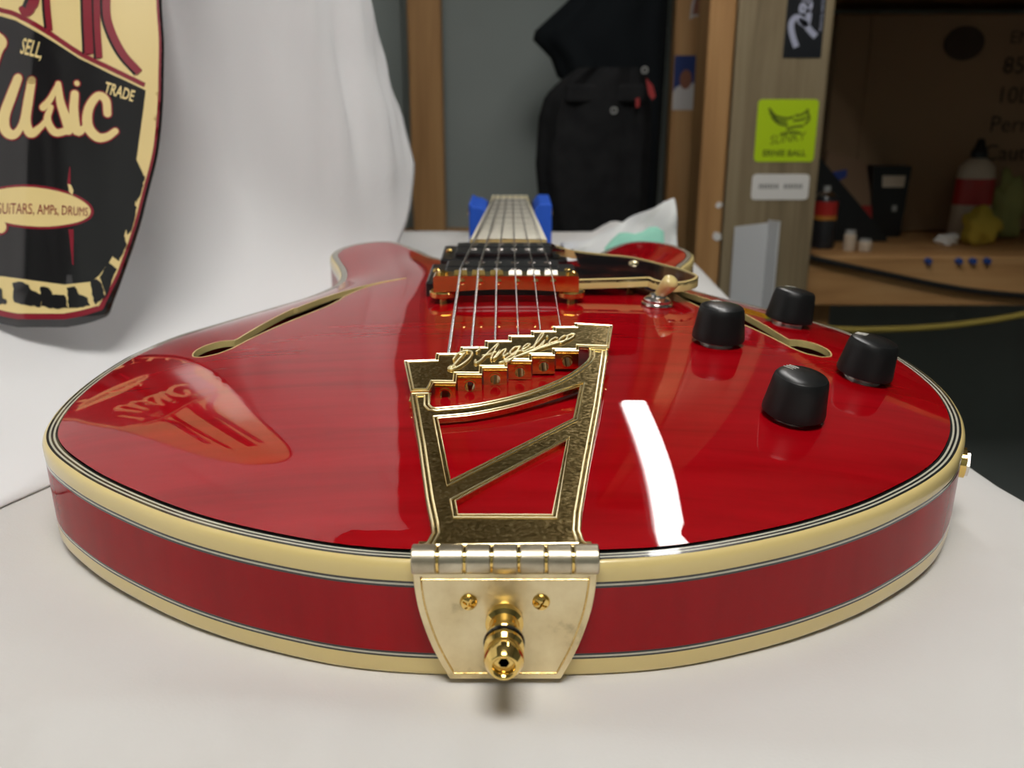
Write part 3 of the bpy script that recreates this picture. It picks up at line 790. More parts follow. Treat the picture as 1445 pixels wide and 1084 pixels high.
# ---- pickguard
pg = [tuple(p) for p in catmull(mm([(37.6, 262.0), (60, 265.0), (78.6, 268.5)]), 3)] + \
     [tuple(p) for p in catmull(mm([(80.5, 262.5), (84.5, 257.0), (93.5, 254.0), (103.0, 261.0), (108.5, 272.0), (108.8, 280.0)]), 4)] + \
     [tuple(p) for p in catmull(mm([(104.0, 296.0), (95, 313), (85.8, 330.0), (76, 343), (60, 352), (42, 366), (32.0, 385.0)]), 3)] + mm([(28, 400), (27.5, 372), (42, 372), (42, 308), (37.6, 306)])
gzf = lambda y: 0.0700 - 0.050 * (y - 0.26)
pgo = plateo('pickguard', [pg], lambda x, y, t: (x, y, gzf(y) + t), -0.0016, 0.0, 'tortoise', gt)
vs, fs = [], []
loop = pg[:-5]; ins = inset(pg, 0.0016)[:len(loop)]; n = len(loop)
for p, q in zip(loop, ins):
    z = gzf(p[1])
    vs += [(p[0], p[1], z - 0.0050), (p[0], p[1], z - 0.0004), (p[0] * 0.6 + q[0] * 0.4, p[1] * 0.6 + q[1] * 0.4, z + 0.0006), (q[0], q[1], z + 0.0006), (q[0], q[1], z - 0.0050)]
for i in range(n - 1):
    for k in range(5):
        fs.append((i * 5 + k, i * 5 + (k + 1) % 5, (i + 1) * 5 + (k + 1) % 5, (i + 1) * 5 + k))
fs += [(0, 1, 2, 3, 4), tuple((n - 1) * 5 + k for k in range(5))]
o = mk('pickguard_binding', vs, fs, 'cream', pgo, True); sharp(o, 40)
latheo('pickguard_screw', [(0.0032, 0), (0.0030, 0.001), (0.0012, 0.0018)], (0.0765, 0.318, gzf(0.318)), 'gold_line', pgo, 16)
latheo('pickguard_stand', [(0.003, topz(0.0765, 0.318)), (0.003, gzf(0.318) - 0.0016)], (0.0765, 0.318, 0), 'gold', pgo, 12)

# ---- switch
wx, wy = 0.0812, 0.2475; wz = topz(wx, wy); nn = topn(wx, wy)
rotn = Vector((0, 0, 1)).rotation_difference(nn).to_matrix().to_4x4()
sw_ = latheo('toggle_switch', [(0.0086, 0), (0.0090, 0.0006), (0.0088, 0.0016), (0.0078, 0.0020), (0.0078, 0.0034), (0.0066, 0.0046), (0.0050, 0.0050), (0.0046, 0.0064), (0.0030, 0.0070)], (wx, wy, wz), 'nickel', gt, 28, rot=rotn)
b0 = Vector((wx + 0.0008, wy, wz + 0.006)); b1 = Vector((0.0880, 0.2400, 0.0760)); dv = (b1 - b0)
tubeo('switch_tip', [b0 + dv * t for t in (0, .15, .3, .6, .85, .95, 1.0)], [0.0026, 0.0033, 0.0037, 0.0044, 0.0046, 0.0038, 0.0016], 'cream', sw_, 20)

# ---- knobs
kp = [(0.0032, 0.0009), (0.0122, 0.0009), (0.0127, 0.0013), (0.0127, 0.0030), (0.0122, 0.0060), (0.0112, 0.0140), (0.0107, 0.0162), (0.0101, 0.0171)]
ktop = [(0.0101, 0.0170), (0.0096, 0.0174), (0.0060, 0.0182), (0.0004, 0.0186)]
knob_src = None
for kx, ky, spin in ((0.1140, 0.0950, 0.5), (0.1620, 0.1480, 0.9), (0.1010, 0.1800, 0.3), (0.1510, 0.2330, 0.2)):
    z = topz(kx, ky); n_ = topn(kx, ky)
    R_ = Vector((0, 0, 1)).rotation_difference(n_).to_matrix().to_4x4() @ Matrix.Rotation(spin, 4, 'Z')
    k_ = latheo('control_knob', kp, (0, 0, 0.0012), 'knob_black', gt, 40)
    k_.matrix_local = Matrix.Translation((kx, ky, z)) @ R_
    latheo('knob_cap', ktop, (0, 0, 0.0012), 'knob_top', k_, 40, deg=60)
    latheo('knob_shaft', [(0.0085, -0.0012), (0.0085, 0.0012), (0.007, 0.0022)], (0, 0, 0), 'nickel', k_, 24)
    vs, fs = [], []
    for d in (-0.0016, 0, 0.0016):
        tube_geo([(d, 0.0090, 0.0190), (d, 0.0040, 0.01975)], 0.00020, 6, vs, fs)
    mk('pointer_lines', vs, fs, 'print_white', k_)

# ---- output jack on the side
jx, jy = 0.1955, 0.1190
jd = Vector((0.94, -0.34, 0)).normalized()
jr = Vector((0, 0, 1)).rotation_difference(jd).to_matrix().to_4x4()
jk = latheo('output_jack', [(0.0100, 0.0), (0.0100, 0.0012), (0.0085, 0.0020), (0.0068, 0.0022), (0.0068, 0.0048), (0.0045, 0.0055)], (jx, jy, 0.0235), 'gold', gt, 28, rot=jr)
latheo('jack_nut', [(0.0060, 0.0030), (0.0060, 0.0062), (0.0040, 0.0066)], (jx, jy, 0.0235), 'nickel', jk, 6, rot=jr)

# ------------------------------------------------------------------ blue neck rest
nr = [(-0.047, 0.001), (0.0435, 0.001), (0.0435, 0.0655), (0.0300, 0.0655), (0.0245, 0.058), (0.0235, 0.044), (0.015, 0.0345), (-0.019, 0.0345), (-0.0275, 0.044), (-0.0285, 0.058), (-0.0345, 0.0615), (-0.0415, 0.0625), (-0.047, 0.0660)]
o = plateo('neck_rest', [nr], lambda x, z, t: (x, 0.80 + t, z), -0.045, 0.045, 'blue_foam')
bv = o.modifiers.new('edge', 'BEVEL'); bv.width = 0.002; bv.segments = 2; bv.limit_method = 'ANGLE'
tag(o, 'bright blue notched foam rest holding up the guitar neck', 'neck rest')

# ------------------------------------------------------------------ pin-shaped shop sign, leaning back on the cloth sweep
ZS = 0.60; K = ZS / 1300
pch = math.radians(17.9)
fw = Vector((0, math.cos(pch), -math.sin(pch))); dn = Vector((0, -math.sin(pch), -math.cos(pch)))
sloc = Vector((-0.3067, 0.3222, 0.0371))
sg = empty('shop_sign', tuple(sloc), 'curved glossy shop sign with cream and red script lettering on black', 'sign', rot=(-pch, 0, 0))
CU = 2.6      # how strongly the panel bows away at its sides
RIP = [(-22, 15, -0.0009, 0.02), (52, 24, -0.0014, -0.10)]
def sgn_pt(u, v, t):
    """sign-face coordinates (mm-like units: 1 unit = K metres, right and up from the bottom point), t = lift above the face"""
    x, z = u * K * (1 - 0.075 * max(0, u / 174) ** 2), v * K
    sl = 2 * CU * x; rip = 0.0
    for uc, w, a, tl in RIP:          # soft vertical buckles in the thin panel
        d = (u - uc - tl * v) / w
        g = a * math.exp(-d * d); rip += g; sl += g * (-2 * d / w) / K
    n = Vector((sl, -1, 0)).normalized()
    return tuple(Vector((x, CU * x * x + rip, z)) + n * t)
def cvt(L): return [(x - 58, 463 - y) for x, y in L]
side = cvt([(92, 462), (118, 457), (138, 450), (150, 443), (157, 424), (171, 386), (194, 319), (208, 266), (220, 222), (226, 188), (231, 133), (232, 88), (232.5, 44), (229, 0), (226, -80), (222, -180), (214, -280), (196, -360), (168, -420), (128, -460), (80, -478)])
side = [tuple(p) for p in catmull(side, 3)]
outl = side + [(-x, y) for x, y in side[::-1]]
def dense(poly, step=8):
    out = []
    for i in range(len(poly)):
        a = np.array(poly[i]); b = np.array(poly[(i + 1) % len(poly)]); n = max(1, int(np.linalg.norm(b - a) / step))
        for k in range(n): out.append(tuple(a + (b - a) * k / n))
    return out
def signface(name, poly, lift, m, parent=sg, grid=5.0, th=0.0002):
    """flat print on the bowed face: triangulated with inner points so that it follows the bow"""
    poly = dense(poly, 7)
    P = [Vector(p) for p in poly]; n = len(P); ed = [(i, (i + 1) % n) for i in range(n)]
    xs = [p[0] for p in poly]; ys_ = [p[1] for p in poly]
    ax, ay = np.meshgrid(np.arange(min(xs), max(xs), grid), np.arange(min(ys_), max(ys_), grid * 4))
    ax, ay = ax.ravel(), ay.ravel(); k = inside(ax, ay, poly)
    ax, ay = ax[k], ay[k]
    if len(ax):
        k = segdist(ax, ay, poly) > 3; ax, ay = ax[k], ay[k]
    P += [Vector((a, b)) for a, b in zip(ax, ay)]
    vo, eo, fo, *_ = delaunay_2d_cdt(P, ed, [], 0, 1e-5)
    A = np.array([[v[0], v[1]] for v in vo]); F = np.array([list(f) for f in fo]); cc = A[F].mean(1)
    F = F[inside(cc[:, 0], cc[:, 1], poly)]
    nv = len(A)
    vs = [sgn_pt(a, b, lift) for a, b in A]; fs = [tuple(f) for f in F.tolist()]
    return mk(name, vs, fs, m, parent, True)
# board body (thick)
poly = dense(outl, 7)
bf = signface('board', outl, 0.0, 'sign_black')
so = bf.modifiers.new('thick', 'SOLIDIFY'); so.thickness = 0.004; so.offset = -1
LF = 0.00025
def insetv(poly, d_side, d_bot):
    out = []
    for (x, y), (qx, qy) in zip(poly, inset(poly, 1.0)):
        w = min(1, max(0, (70 - y) / 60)); d = d_side + (d_bot - d_side) * w
        out.append((x + (qx - x) * d, y + (qy - y) * d))
    return out
signface('border_line', insetv(outl, 4.5, 11), LF, 'sign_red')
signface('cream_field', insetv(outl, 8.5, 19), 2 * LF, 'sign_cream')
blk = cvt([(204, 121), (200, 151), (190, 221), (200, 241), (196, 256), (190, 272), (186, 298), (176, 318), (170, 340), (161, 352), (152, 368), (138, 388), (127, 397.5), (92, 402), (46, 396), (0, 389.5)])
tp_ = cvt([(0, 22), (22, 29), (66, 54), (111, 82), (155, 102)])
mir = lambda L: [(-x, y) for x, y in L]
blk2 = tp_ + blk
blk2 = tp_ + blk + [(-100, 70), (-128, 110), (-140, 200), (-150, 330), (-140, 445), (-90, 442)]
signface('black_panel', blk2, 3 * LF, 'sign_black')
def ribbon(name, path, w, lift, m, parent=sg, caps=True, smooth_n=6, flat=True):
    """brush stroke of width w (number or list) along a path in sign units"""
    P = [np.array(p, float) for p in (catmull(path, smooth_n) if smooth_n else path)]
    n = len(P)
    W = np.interp(np.linspace(0, 1, n), np.linspace(0, 1, len(w)), w) if isinstance(w, (list, tuple)) else np.full(n, w)
    L_, R_ = [], []
    for i in range(n):
        t = P[min(i + 1, n - 1)] - P[max(i - 1, 0)]; t = t / (np.linalg.norm(t) + 1e-9); nn_ = np.array([-t[1], t[0]])
        L_.append(P[i] + nn_ * W[i] / 2); R_.append(P[i] - nn_ * W[i] / 2)
    vs = []; fs = []
    for a, b in zip(L_, R_): vs += [sgn_pt(*a, lift), sgn_pt(*b, lift)]
    for i in range(n - 1): fs.append((2 * i, 2 * i + 1, 2 * i + 3, 2 * i + 2))
    if caps:
        for c_, w_ in ((P[0], W[0]), (P[-1], W[-1])):
            b = len(vs); k = 14
            vs += [sgn_pt(c_[0] + w_ / 2 * math.cos(2 * PI * q / k), c_[1] + w_ / 2 * math.sin(2 * PI * q / k), lift) for q in range(k)]
            fs.append(tuple(range(b, b + k)))
    return vs, fs
def merge(parts):
    vs, fs = [], []
    for v, f in parts:
        b = len(vs); vs += v; fs += [tuple(i + b for i in q) for q in f]
    return vs, fs
def A_(L): return cvt([(x / 4.5167, y / 4.5167) for x, y in L])
# red stripe over the panel
st = catmull(A_([(-120, 20), (0, 60), (105, 95), (300, 205), (500, 335), (700, 425), (915, 512)]), 5)
v, f = ribbon('x', st, 6.5, 3 * LF, None, caps=False, smooth_n=0); mk('stripe', v, f, 'sign_red', sg)
# big script word
U = [([(118, 505), (70, 620), (25, 740), (35, 830), (95, 860), (150, 790), (185, 640), (212, 520)], [17, 19, 20, 19, 15, 12, 13, 14]),
     ([(212, 520), (190, 660), (175, 780), (205, 855), (262, 820), (305, 775)], [14, 15, 16, 16, 11, 9]),
     ([(285, 690), (330, 640), (378, 540)], [13, 11, 7]),
     ([(378, 540), (392, 660), (430, 780), (440, 840)], [9, 13, 16, 13]),
     ([(335, 690), (312, 770), (360, 850), (440, 835)], [9, 13, 13, 12]),
     ([(475, 600), (470, 720), (492, 840), (545, 800)], [13, 15, 15, 9]), ([(488, 530), (489, 532)], [9, 9]),
     ([(675, 715), (665, 630), (615, 605), (560, 690), (555, 800), (610, 868), (670, 865), (725, 825)], [13, 14, 13, 15, 17, 16, 13, 11]),
     ([(-90, 540), (-20, 330), (10, 270), (-30, 220)], [16, 16, 18, 14])]
red = []; crm = []
for path, w in U:
    q = A_(path)
    w = [0.82 * a for a in w]
    red.append(ribbon('x', q, [a + 4.2 for a in w], 4 * LF, None)); crm.append(ribbon('x', q, w, 5 * LF, None))
v, f = merge(red); mk('script_outline', v, f, 'sign_red', sg)
v, f = merge(crm); o = mk('script_word', v, f, 'sign_cream', sg); o['label'] = 'cream brush script word ending in usic'
# badge
def ell(cx, cy, a, b, tilt, n=40):
    return [(cx + a * math.cos(q) * math.cos(tilt) - b * math.sin(q) * math.sin(tilt), cy + a * math.cos(q) * math.sin(tilt) + b * math.sin(q) * math.cos(tilt)) for q in [2 * PI * k / n for k in range(n)]]
def B_(L): return cvt([(x / 4.3367, 220 + y / 4.3367) for x, y in L])
bc = B_([(200, 315)])[0]
tl_ = math.radians(-4.5)
signface('badge_outline', ell(bc[0], bc[1], 85, 31, tl_), 4 * LF, 'sign_red')
signface('badge', ell(bc[0], bc[1], 81, 27.5, tl_), 5 * LF, 'sign_cream')
bl = B_([(0, 435)])[0]
signface('dot_outline', ell(bl[0], bl[1], 11.5, 11.5, 0, 24), 4 * LF, 'sign_red')
signface('dot', ell(bl[0], bl[1], 8.8, 8.8, 0, 24), 5 * LF, 'sign_cream')
def sign_text(name, s, size, x, y, rot, m, lift, bold=0, squeeze=None, sy=1.0, sx=1.0):
    tv, tf = text_mesh(s, size, bold)
    xm = max(p[0] for p in tv)
    vs = []
    for p in tv:
        a, b = p[0] * sx, p[1] * sy
        if squeeze:
            q = p[0] / xm; a = xm * sx * (q - squeeze * q * q); b = b * (1 - 0.25 * q)
        vs.append(sgn_pt(x + a * math.cos(rot) - b * math.sin(rot), y + a * math.sin(rot) + b * math.cos(rot), lift))
    return mk(name, vs, tf, m, sg)
p = B_([(-40, 345)])[0]
sign_text('lettering', 'GUiTARS, AMPs, DRUMS', 20, p[0], p[1] - 2, math.radians(-1.5), 'sign_red', 6 * LF, bold=0.0, squeeze=0.18, sx=0.76, sy=1.15)
p = A_([(128, 345)])[0]
sign_text('lettering', 'SELL,', 25, p[0], p[1] + 1, math.radians(-16), 'sign_cream', 4 * LF, bold=0.35, sx=0.62, sy=1.25)
p = A_([(650, 580)])[0]
sign_text('lettering', 'TRADE', 20, p[0], p[1], math.radians(-14), 'sign_cream', 4 * LF, bold=0.4, sx=0.68, sy=1.15)
for L_ in ([(430, 70), (425, 175)], [(438, 452), (450, 670)]):
    v, f = ribbon('x', B_(L_), [1.0, 4.5] if L_[0][1] < 200 else [6.5, 1.2], 4 * LF, None, caps=False, smooth_n=0); mk('needle', v, f, 'sign_red', sg)
dm = B_([(420, 175), (437, 180), (452, 215), (445, 245), (428, 225)])
signface('diamond', dm, 6 * LF, 'sign_cream')
# upper capital letters: red bars with black shadow edges
bars = [([(290, -1200), (305, -100), (325, 205)], 8), ([(540, -1200), (548, -80), (562, 340)], 12), ([(600, -1200), (608, 0), (625, 362)], 9),
        ([(720, -1100), (690, -300), (668, 10), (690, 160), (770, 320), (880, 435)], 11)]
rd, bk_ = [], []
for path, w in bars:
    q = A_(path)
    rd.append(ribbon('x', q, w, 4 * LF, None, caps=False)); bk_.append(ribbon('x', [(a - 3.5, b - 1.0) for a, b in q], w, 3 * LF, None, caps=False))
rd.append(ribbon('x', A_([(160, -900), (230, -100), (205, 60), (170, 85), (140, 60)]), [16, 16, 14, 12, 8], 4 * LF, None))
bk_.append(ribbon('x', A_([(140, -900), (205, -100), (180, 40), (150, 60)]), [16, 16, 14, 10], 3 * LF, None))
v, f = merge(bk_); mk('capital_shadow', v, f, 'sign_black', sg)
v, f = merge(rd); mk('capital_letters', v, f, 'sign_red', sg)
# worn black patches on the lower band
rw = random.Random(4)
def jag(poly, amp):
    out = []
    for x, y in dense(poly, 4): out.append((x + rw.uniform(-amp, amp), y + rw.uniform(-amp, amp)))
    return out
for P_ in ([(78, 775), (120, 770), (180, 790), (200, 830), (255, 850), (250, 925), (150, 915), (85, 890)],
           [(250, 800), (300, 810), (330, 850), (400, 855), (420, 935), (330, 935), (255, 915)],
           [(415, 815), (455, 800), (490, 850), (530, 870), (550, 915), (470, 930), (425, 935)],
           [(-60, 800), (0, 810), (10, 870), (45, 890), (30, 910), (-50, 900)],
           [(548, 760), (590, 750), (620, 800), (632, 860), (575, 905), (556, 850)],
           [(605, 745), (650, 640), (700, 690), (660, 800), (640, 860)],
           [(660, 590), (720, 420), (765, 530), (715, 640)],
           [(735, 380), (790, 240), (830, 300), (795, 440), (770, 470)],
           [(780, 210), (840, 90), (880, 110), (850, 220), (825, 270)]):
    signface('worn_patch', jag(B_(P_), 1.1), 4 * LF, 'sign_black', grid=20)

# ------------------------------------------------------------------ posts and background
def post(name, label, x0, x1, yf, depth, z0, z1, m, group=None):
    o = boxo(name, ((x0 + x1) / 2, yf + depth / 2, (z0 + z1) / 2), (x1 - x0, depth, z1 - z0), m, None, bev=0.004)
    return tag(o, label, 'post', group)
post('lumber_post', 'bright pine stud beside the broad grey-brown post', 0.282, 0.3205, 1.152, 0.089, Z0, Z1, 'pine')
post('lumber_post', 'broad grey-brown weathered post carrying three stickers', 0.3225, 0.460, 1.15, 0.040, Z0, Z1, 'treated_wood')
post('lumber_post', 'brown stud with a small photo, next to the dark clothes', 0.291, 0.380, 1.50, 0.040, Z0, Z1, 'pine')
post('lumber_post', 'brown wooden stud against the grey wall beside the backdrop', -0.198, -0.134, 1.60, 0.040, Z0, Z1, 'pine')

# stickers on the weathered post (flat print, thin)
YS = 1.1495
def rrect(x0, x1, z0, z1, r, n=5):
    out = []
    for cx, cz, a0 in ((x1 - r, z1 - r, 0), (x0 + r, z1 - r, PI / 2), (x0 + r, z0 + r, PI), (x1 - r, z0 + r, 1.5 * PI)):
        out += [(cx + r * math.cos(a0 + PI / 2 * k / n), cz + r * math.sin(a0 + PI / 2 * k / n)) for k in range(n + 1)]
    return out
vface = lambda y: (lambda x, z, t: (x, y - t, z))
st1 = plateo('sticker', [rrect(0.3605, 0.4495, 0.080, 0.169, 0.006)], vface(YS), 0, 0.0004, 'sticker_green')
tag(st1, 'square lime green sticker with dark print on the weathered post', 'sticker')
def flat_text(name, s, size, x, z, y, m, parent, rot=0.0, sx=1.0, bold=0.0, shear=0.0, align='CENTER'):
    tv, tf = text_mesh(s, size, bold, shear, align)
    vs = []
    for p in tv:
        a, b = p[0] * sx, p[1]
        vs.append((x + a * math.cos(rot) - b * math.sin(rot), y, z + a * math.sin(rot) + b * math.cos(rot)))
    return mk(name, vs, tf, m, parent)
yi = YS - 0.0006
flat_text('print', 'ERNIE BALL', 0.012, 0.405, 0.0885, yi, 'sticker_ink', st1, sx=1.05, bold=0.0004)
flat_text('print', 'SLINKY', 0.018, 0.408, 0.108, yi, 'sticker_ink', st1, rot=0.12, sx=0.9, shear=0.2)
def flat_stroke(name, paths, w, y, m, parent, conv):
    vs, fs = [], []
    for path in paths:
        P = [np.array(conv(*p)) for p in catmull(path, 6)]; n = len(P); b = len(vs)
        for i in range(n):
            t = P[min(i + 1, n - 1)] - P[max(i - 1, 0)]; t = t / (np.linalg.norm(t) + 1e-9); q = np.array([-t[1], t[0]]) * w / 2
            for c_ in (P[i] + q, P[i] - q): vs.append((c_[0], y, c_[1]))
        for i in range(n - 1): fs.append((b + 2 * i, b + 2 * i + 1, b + 2 * i + 3, b + 2 * i + 2))
    return mk(name, vs, fs, m, parent)
cv = lambda a, b: (0.3605 + 0.089 * a, 0.080 + 0.089 * b)
flat_stroke('print', [[(.18, .86), (.3, .74), (.48, .70), (.6, .72)], [(.2, .80), (.32, .68), (.5, .64)], [(.24, .72), (.36, .62), (.52, .58)],
                      [(.62, .74), (.74, .76), (.84, .84)], [(.82, .80), (.86, .70), (.80, .60)], [(.60, .66), (.74, .68), (.82, .72)], [(.5, .52), (.62, .56), (.78, .58)], [(.4, .44), (.6, .48), (.74, .46)]],
            0.0035, yi, 'sticker_ink', st1, cv)
lb = plateo('sticker', [rrect(0.3605, 0.4465, 0.024, 0.062, 0.006)], vface(YS), 0, 0.0005, 'sticker_white')
tag(lb, 'small white rectangular label sticker under the green one', 'sticker')
vs, fs = [], []
rr_ = random.Random(3); xk = 0.371
while xk < 0.434:
    w = rr_.uniform(0.002, 0.0035)
    if not 0.401 < xk < 0.408:
        b = len(vs); vs += [(xk, YS - 0.0007, 0.0405), (xk + w, YS - 0.0007, 0.0405), (xk + w, YS - 0.0007, 0.0475), (xk, YS - 0.0007, 0.0475)]; fs.append((b, b + 1, b + 2, b + 3))
    xk += w + 0.0012
mk('print', vs, fs, 'ink_grey', lb)
bs = plateo('sticker', [[(0.3905, 0.226), (0.4455, 0.226), (0.4455, 0.40), (0.3905, 0.40)]], vface(YS), 0, 0.0004, 'sticker_black')
tag(bs, 'tall black sticker with silver sideways script on the weathered post', 'sticker')
# sideways script: reads upwards
sv = lambda a, b: (0.4410 - 0.046 * b, 0.236 + 0.120 * a)
flat_stroke('script_lettering', [[(.04, .70), (.18, .86), (.30, .92), (.37, .80), (.34, .60), (.22, .30), (.16, .12)], [(.34, .70), (.30, .45), (.42, .40)]], 0.0085, yi, 'sticker_silver', bs, sv)
flat_stroke('script_lettering', [[(.42, .40), (.52, .62), (.44, .66), (.46, .40), (.54, .36)], [(.54, .36), (.58, .62), (.58, .38), (.66, .62), (.66, .38), (.74, .42)],
                                 [(.86, .62), (.76, .58), (.76, .40), (.86, .42), (.90, .92), (.88, .40)], [(.96, .50), (1.06, .58), (1.0, .66), (.96, .46), (1.06, .38)], [(1.12, .38), (1.14, .64), (1.22, .62)]], 0.0050, yi, 'sticker_silver', bs, sv)
flat_text('print', 'MUSICAL INSTRUMENTS', 0.006, 0.4432, 0.262, yi, 'sticker_silver', bs, rot=PI / 2, align='LEFT')
# small photo on the brown stud
ph = plateo('photo_card', [[(0.293, 0.146), (0.343, 0.146), (0.343, 0.240), (0.293, 0.240)]], vface(1.4995), 0, 0.0006, 'photo_blue')
tag(ph, 'small photo card of a figure in white before dark blue', 'photo')
plateo('print', [[(0.293, 0.146), (0.343, 0.146), (0.343, 0.185), (0.330, 0.194), (0.320, 0.188), (0.307, 0.190), (0.297, 0.184), (0.293, 0.176)]], vface(1.4988), 0, 0.0002, 'photo_white', ph)
plateo('print', [[(0.309 + 0.011 * math.cos(q) + 0.006, 0.199 + 0.017 * math.sin(q)) for q in [2 * PI * k / 16 for k in range(16)]]], vface(1.4986), 0, 0.0002, 'photo_skin', ph)
o = plateo('sticker', [[(0.316, 0.300), (0.326, 0.306), (0.336, 0.304), (0.342, 0.320), (0.338, 0.345), (0.324, 0.345), (0.318, 0.325)]], vface(1.4995), 0, 0.0005, 'photo_white')
tag(o, 'pale cut-out sticker high on the brown stud', 'sticker')
plateo('print', [[(0.320, 0.308), (0.332, 0.309), (0.337, 0.322), (0.333, 0.342), (0.326, 0.342), (0.322, 0.325)]], vface(1.4988), 0, 0.0002, 'photo_skin', o)
# paint blobs / tape scraps on the bright stud
for z, r, lbl in ((0.016, 0.0055, 'small white paper scrap higher up on the bright pine stud'), (-0.031, 0.0075, 'larger white paper scrap low on the bright pine stud')):
    rr2 = random.Random(int(r * 1e5))
    o = plateo('paper_scrap', [[(0.3135 + r * rr2.uniform(.7, 1.2) * math.cos(q), z + r * rr2.uniform(.7, 1.1) * math.sin(q)) for q in [2 * PI * k / 9 for k in range(9)]]], vface(1.1518), 0, 0.0010, 'sticker_white')
    tag(o, lbl, 'paper')
# white angle trim leaning on the weathered post
tr = empty('angle_trim', (0.335, 1.10, -0.30), 'white plastic angle trim standing against the weathered post', 'trim')
mk('wide_flange', *extr([[(0, 0), (0.050, 0), (0.050, 0.292), (0.0, 0.286)]], lambda x, z, t: (x, 0.030 + t, z), 0, 0.0025), 'white_plastic', tr)
mk('narrow_flange', *extr([[(0.0, 0), (0.030, 0), (0.030, 0.298), (0.0, 0.296)]], lambda y, z, t: (0.050 + t + y * 0.25, 0.0325 - y, z), 0, 0.0025), 'white_plastic', tr)
boxo('foot', (0.03, 0.02, -0.2285), (0.05, 0.03, 0.457), 'white_plastic', tr)

# ------------------------------------------------------------------ hanging clothes
def garment(name, label, left, right, zs, y, depth, m, folds, seed):
    nz, na = 60, 40
    zz_ = np.linspace(zs[0], zs[1], nz); vs, fs = [], []
    for z in zz_:
        xl = np.interp(z, [p[1] for p in left], [p[0] for p in left]); xr = np.interp(z, [p[1] for p in right], [p[0] for p in right])
        c, w = (xl + xr) / 2, (xr - xl) / 2
        for k in range(na):
            a = 2 * PI * k / na
            ca, sa = math.cos(a), math.sin(a)
            f = 1 + folds * math.sin(a * 9 + seed + z * 4) * (1 if sa < 0 else 0)
            vs.append((c + w * math.copysign(abs(ca) ** 0.7, ca), y + depth * math.copysign(abs(sa) ** 0.8, sa) * f, z))
    for i in range(nz - 1):
        for k in range(na):
            k2 = (k + 1) % na; fs.append((i * na + k, i * na + k2, (i + 1) * na + k2, (i + 1) * na + k))
    fs += [tuple(range(na))[::-1], tuple((nz - 1) * na + k for k in range(na))]
    o = mk(name, vs, fs, m, None, True); sharp(o, 60)
    return tag(o, label, 'clothing')
garment('black_shirt', 'long black short-sleeved shirt hanging behind the charcoal jacket', [(0.115, -0.30), (0.115, 0.180), (0.082, 0.200), (0.068, 0.235), (0.033, 0.268), (0.036, 0.276), (0.095, 0.327), (0.13, 0.36), (0.15, 0.60)],
        [(0.262, -0.30), (0.268, 0.0), (0.272, 0.30), (0.272, 0.60)], (-0.30, 0.60), 1.47, 0.05, 'black_fabric', 0.12, 1)
jk_ = garment('charcoal_jacket', 'charcoal jacket with buttons and red pulls hanging before the black shirt', [(0.075, -0.35), (0.060, -0.06), (0.046, 0.0), (0.040, 0.06), (0.045, 0.137), (0.055, 0.172), (0.080, 0.196), (0.11, 0.216)],
        [(0.230, -0.35), (0.235, 0.1), (0.232, 0.17), (0.222, 0.216)], (-0.35, 0.216), 1.355, 0.055, 'charcoal_fabric', 0.16, 2)
boxo('waist_band', (0.150, 1.305, 0.176), (0.128, 0.014, 0.028), 'charcoal_fabric', jk_, bev=0.004)
for x, z in ((0.212, 0.212), (0.165, 0.150)):
    vs, fs = lathe([(0.0055, 0), (0.0055, 0.002), (0.0038, 0.002), (0.0036, 0.001)], 18, '-Y', caps=False)
    mk('button', [(v[0] + x, v[1] + 1.2955, v[2] + z) for v in vs], fs, 'glass_clear', jk_)
for pl_ in ([(0.214, 0.200), (0.226, 0.188), (0.231, 0.172), (0.226, 0.166), (0.219, 0.176)], [(0.199, 0.168), (0.205, 0.170), (0.206, 0.156), (0.200, 0.154)]):
    plateo('zip_pull', [pl_], vface(1.2935), 0, 0.002, 'zip_red', jk_)
post('clothes_stand', 'dark upright pole carrying the hanging clothes', 0.225, 0.250, 1.525, 0.02, Z0, 0.62, 'black_plastic')
bpy.data.objects['clothes_stand']['category'] = 'stand'

# ------------------------------------------------------------------ side bench in the shade on the right
sh = empty('side_bench', (0.9, 1.45, Z0), 'wooden side bench with a pine front beam in the shade', 'bench')
boxo('front_beam', (0.32, -0.23, -Z0 - 0.1115), (1.50, 0.038, 0.081), 'beam_wood', sh, bev=0.003)
boxo('bench_top', (0.32, 0.01, -Z0 - 0.080), (1.50, 0.44, 0.018), 'beam_wood', sh, bev=0.002)
for x in (-0.40, 1.0):
    boxo('leg', (x, 0.18, (-Z0 - 0.089) / 2), (0.06, 0.06, -Z0 - 0.089), 'pine', sh)
    boxo('leg', (x, -0.18, (-Z0 - 0.089) / 2), (0.06, 0.06, -Z0 - 0.089), 'pine', sh)
TOPZ = -0.071
# unseen shelf added above the frame to block lamp light from the bench
us = boxo('added_shade_shelf', (1.22, 1.25, 0.345), (1.50, 0.86, 0.03), 'pine', None, bev=0.003)
tag(us, 'wide wooden shelf added out of view to shade the side bench', 'shelf')
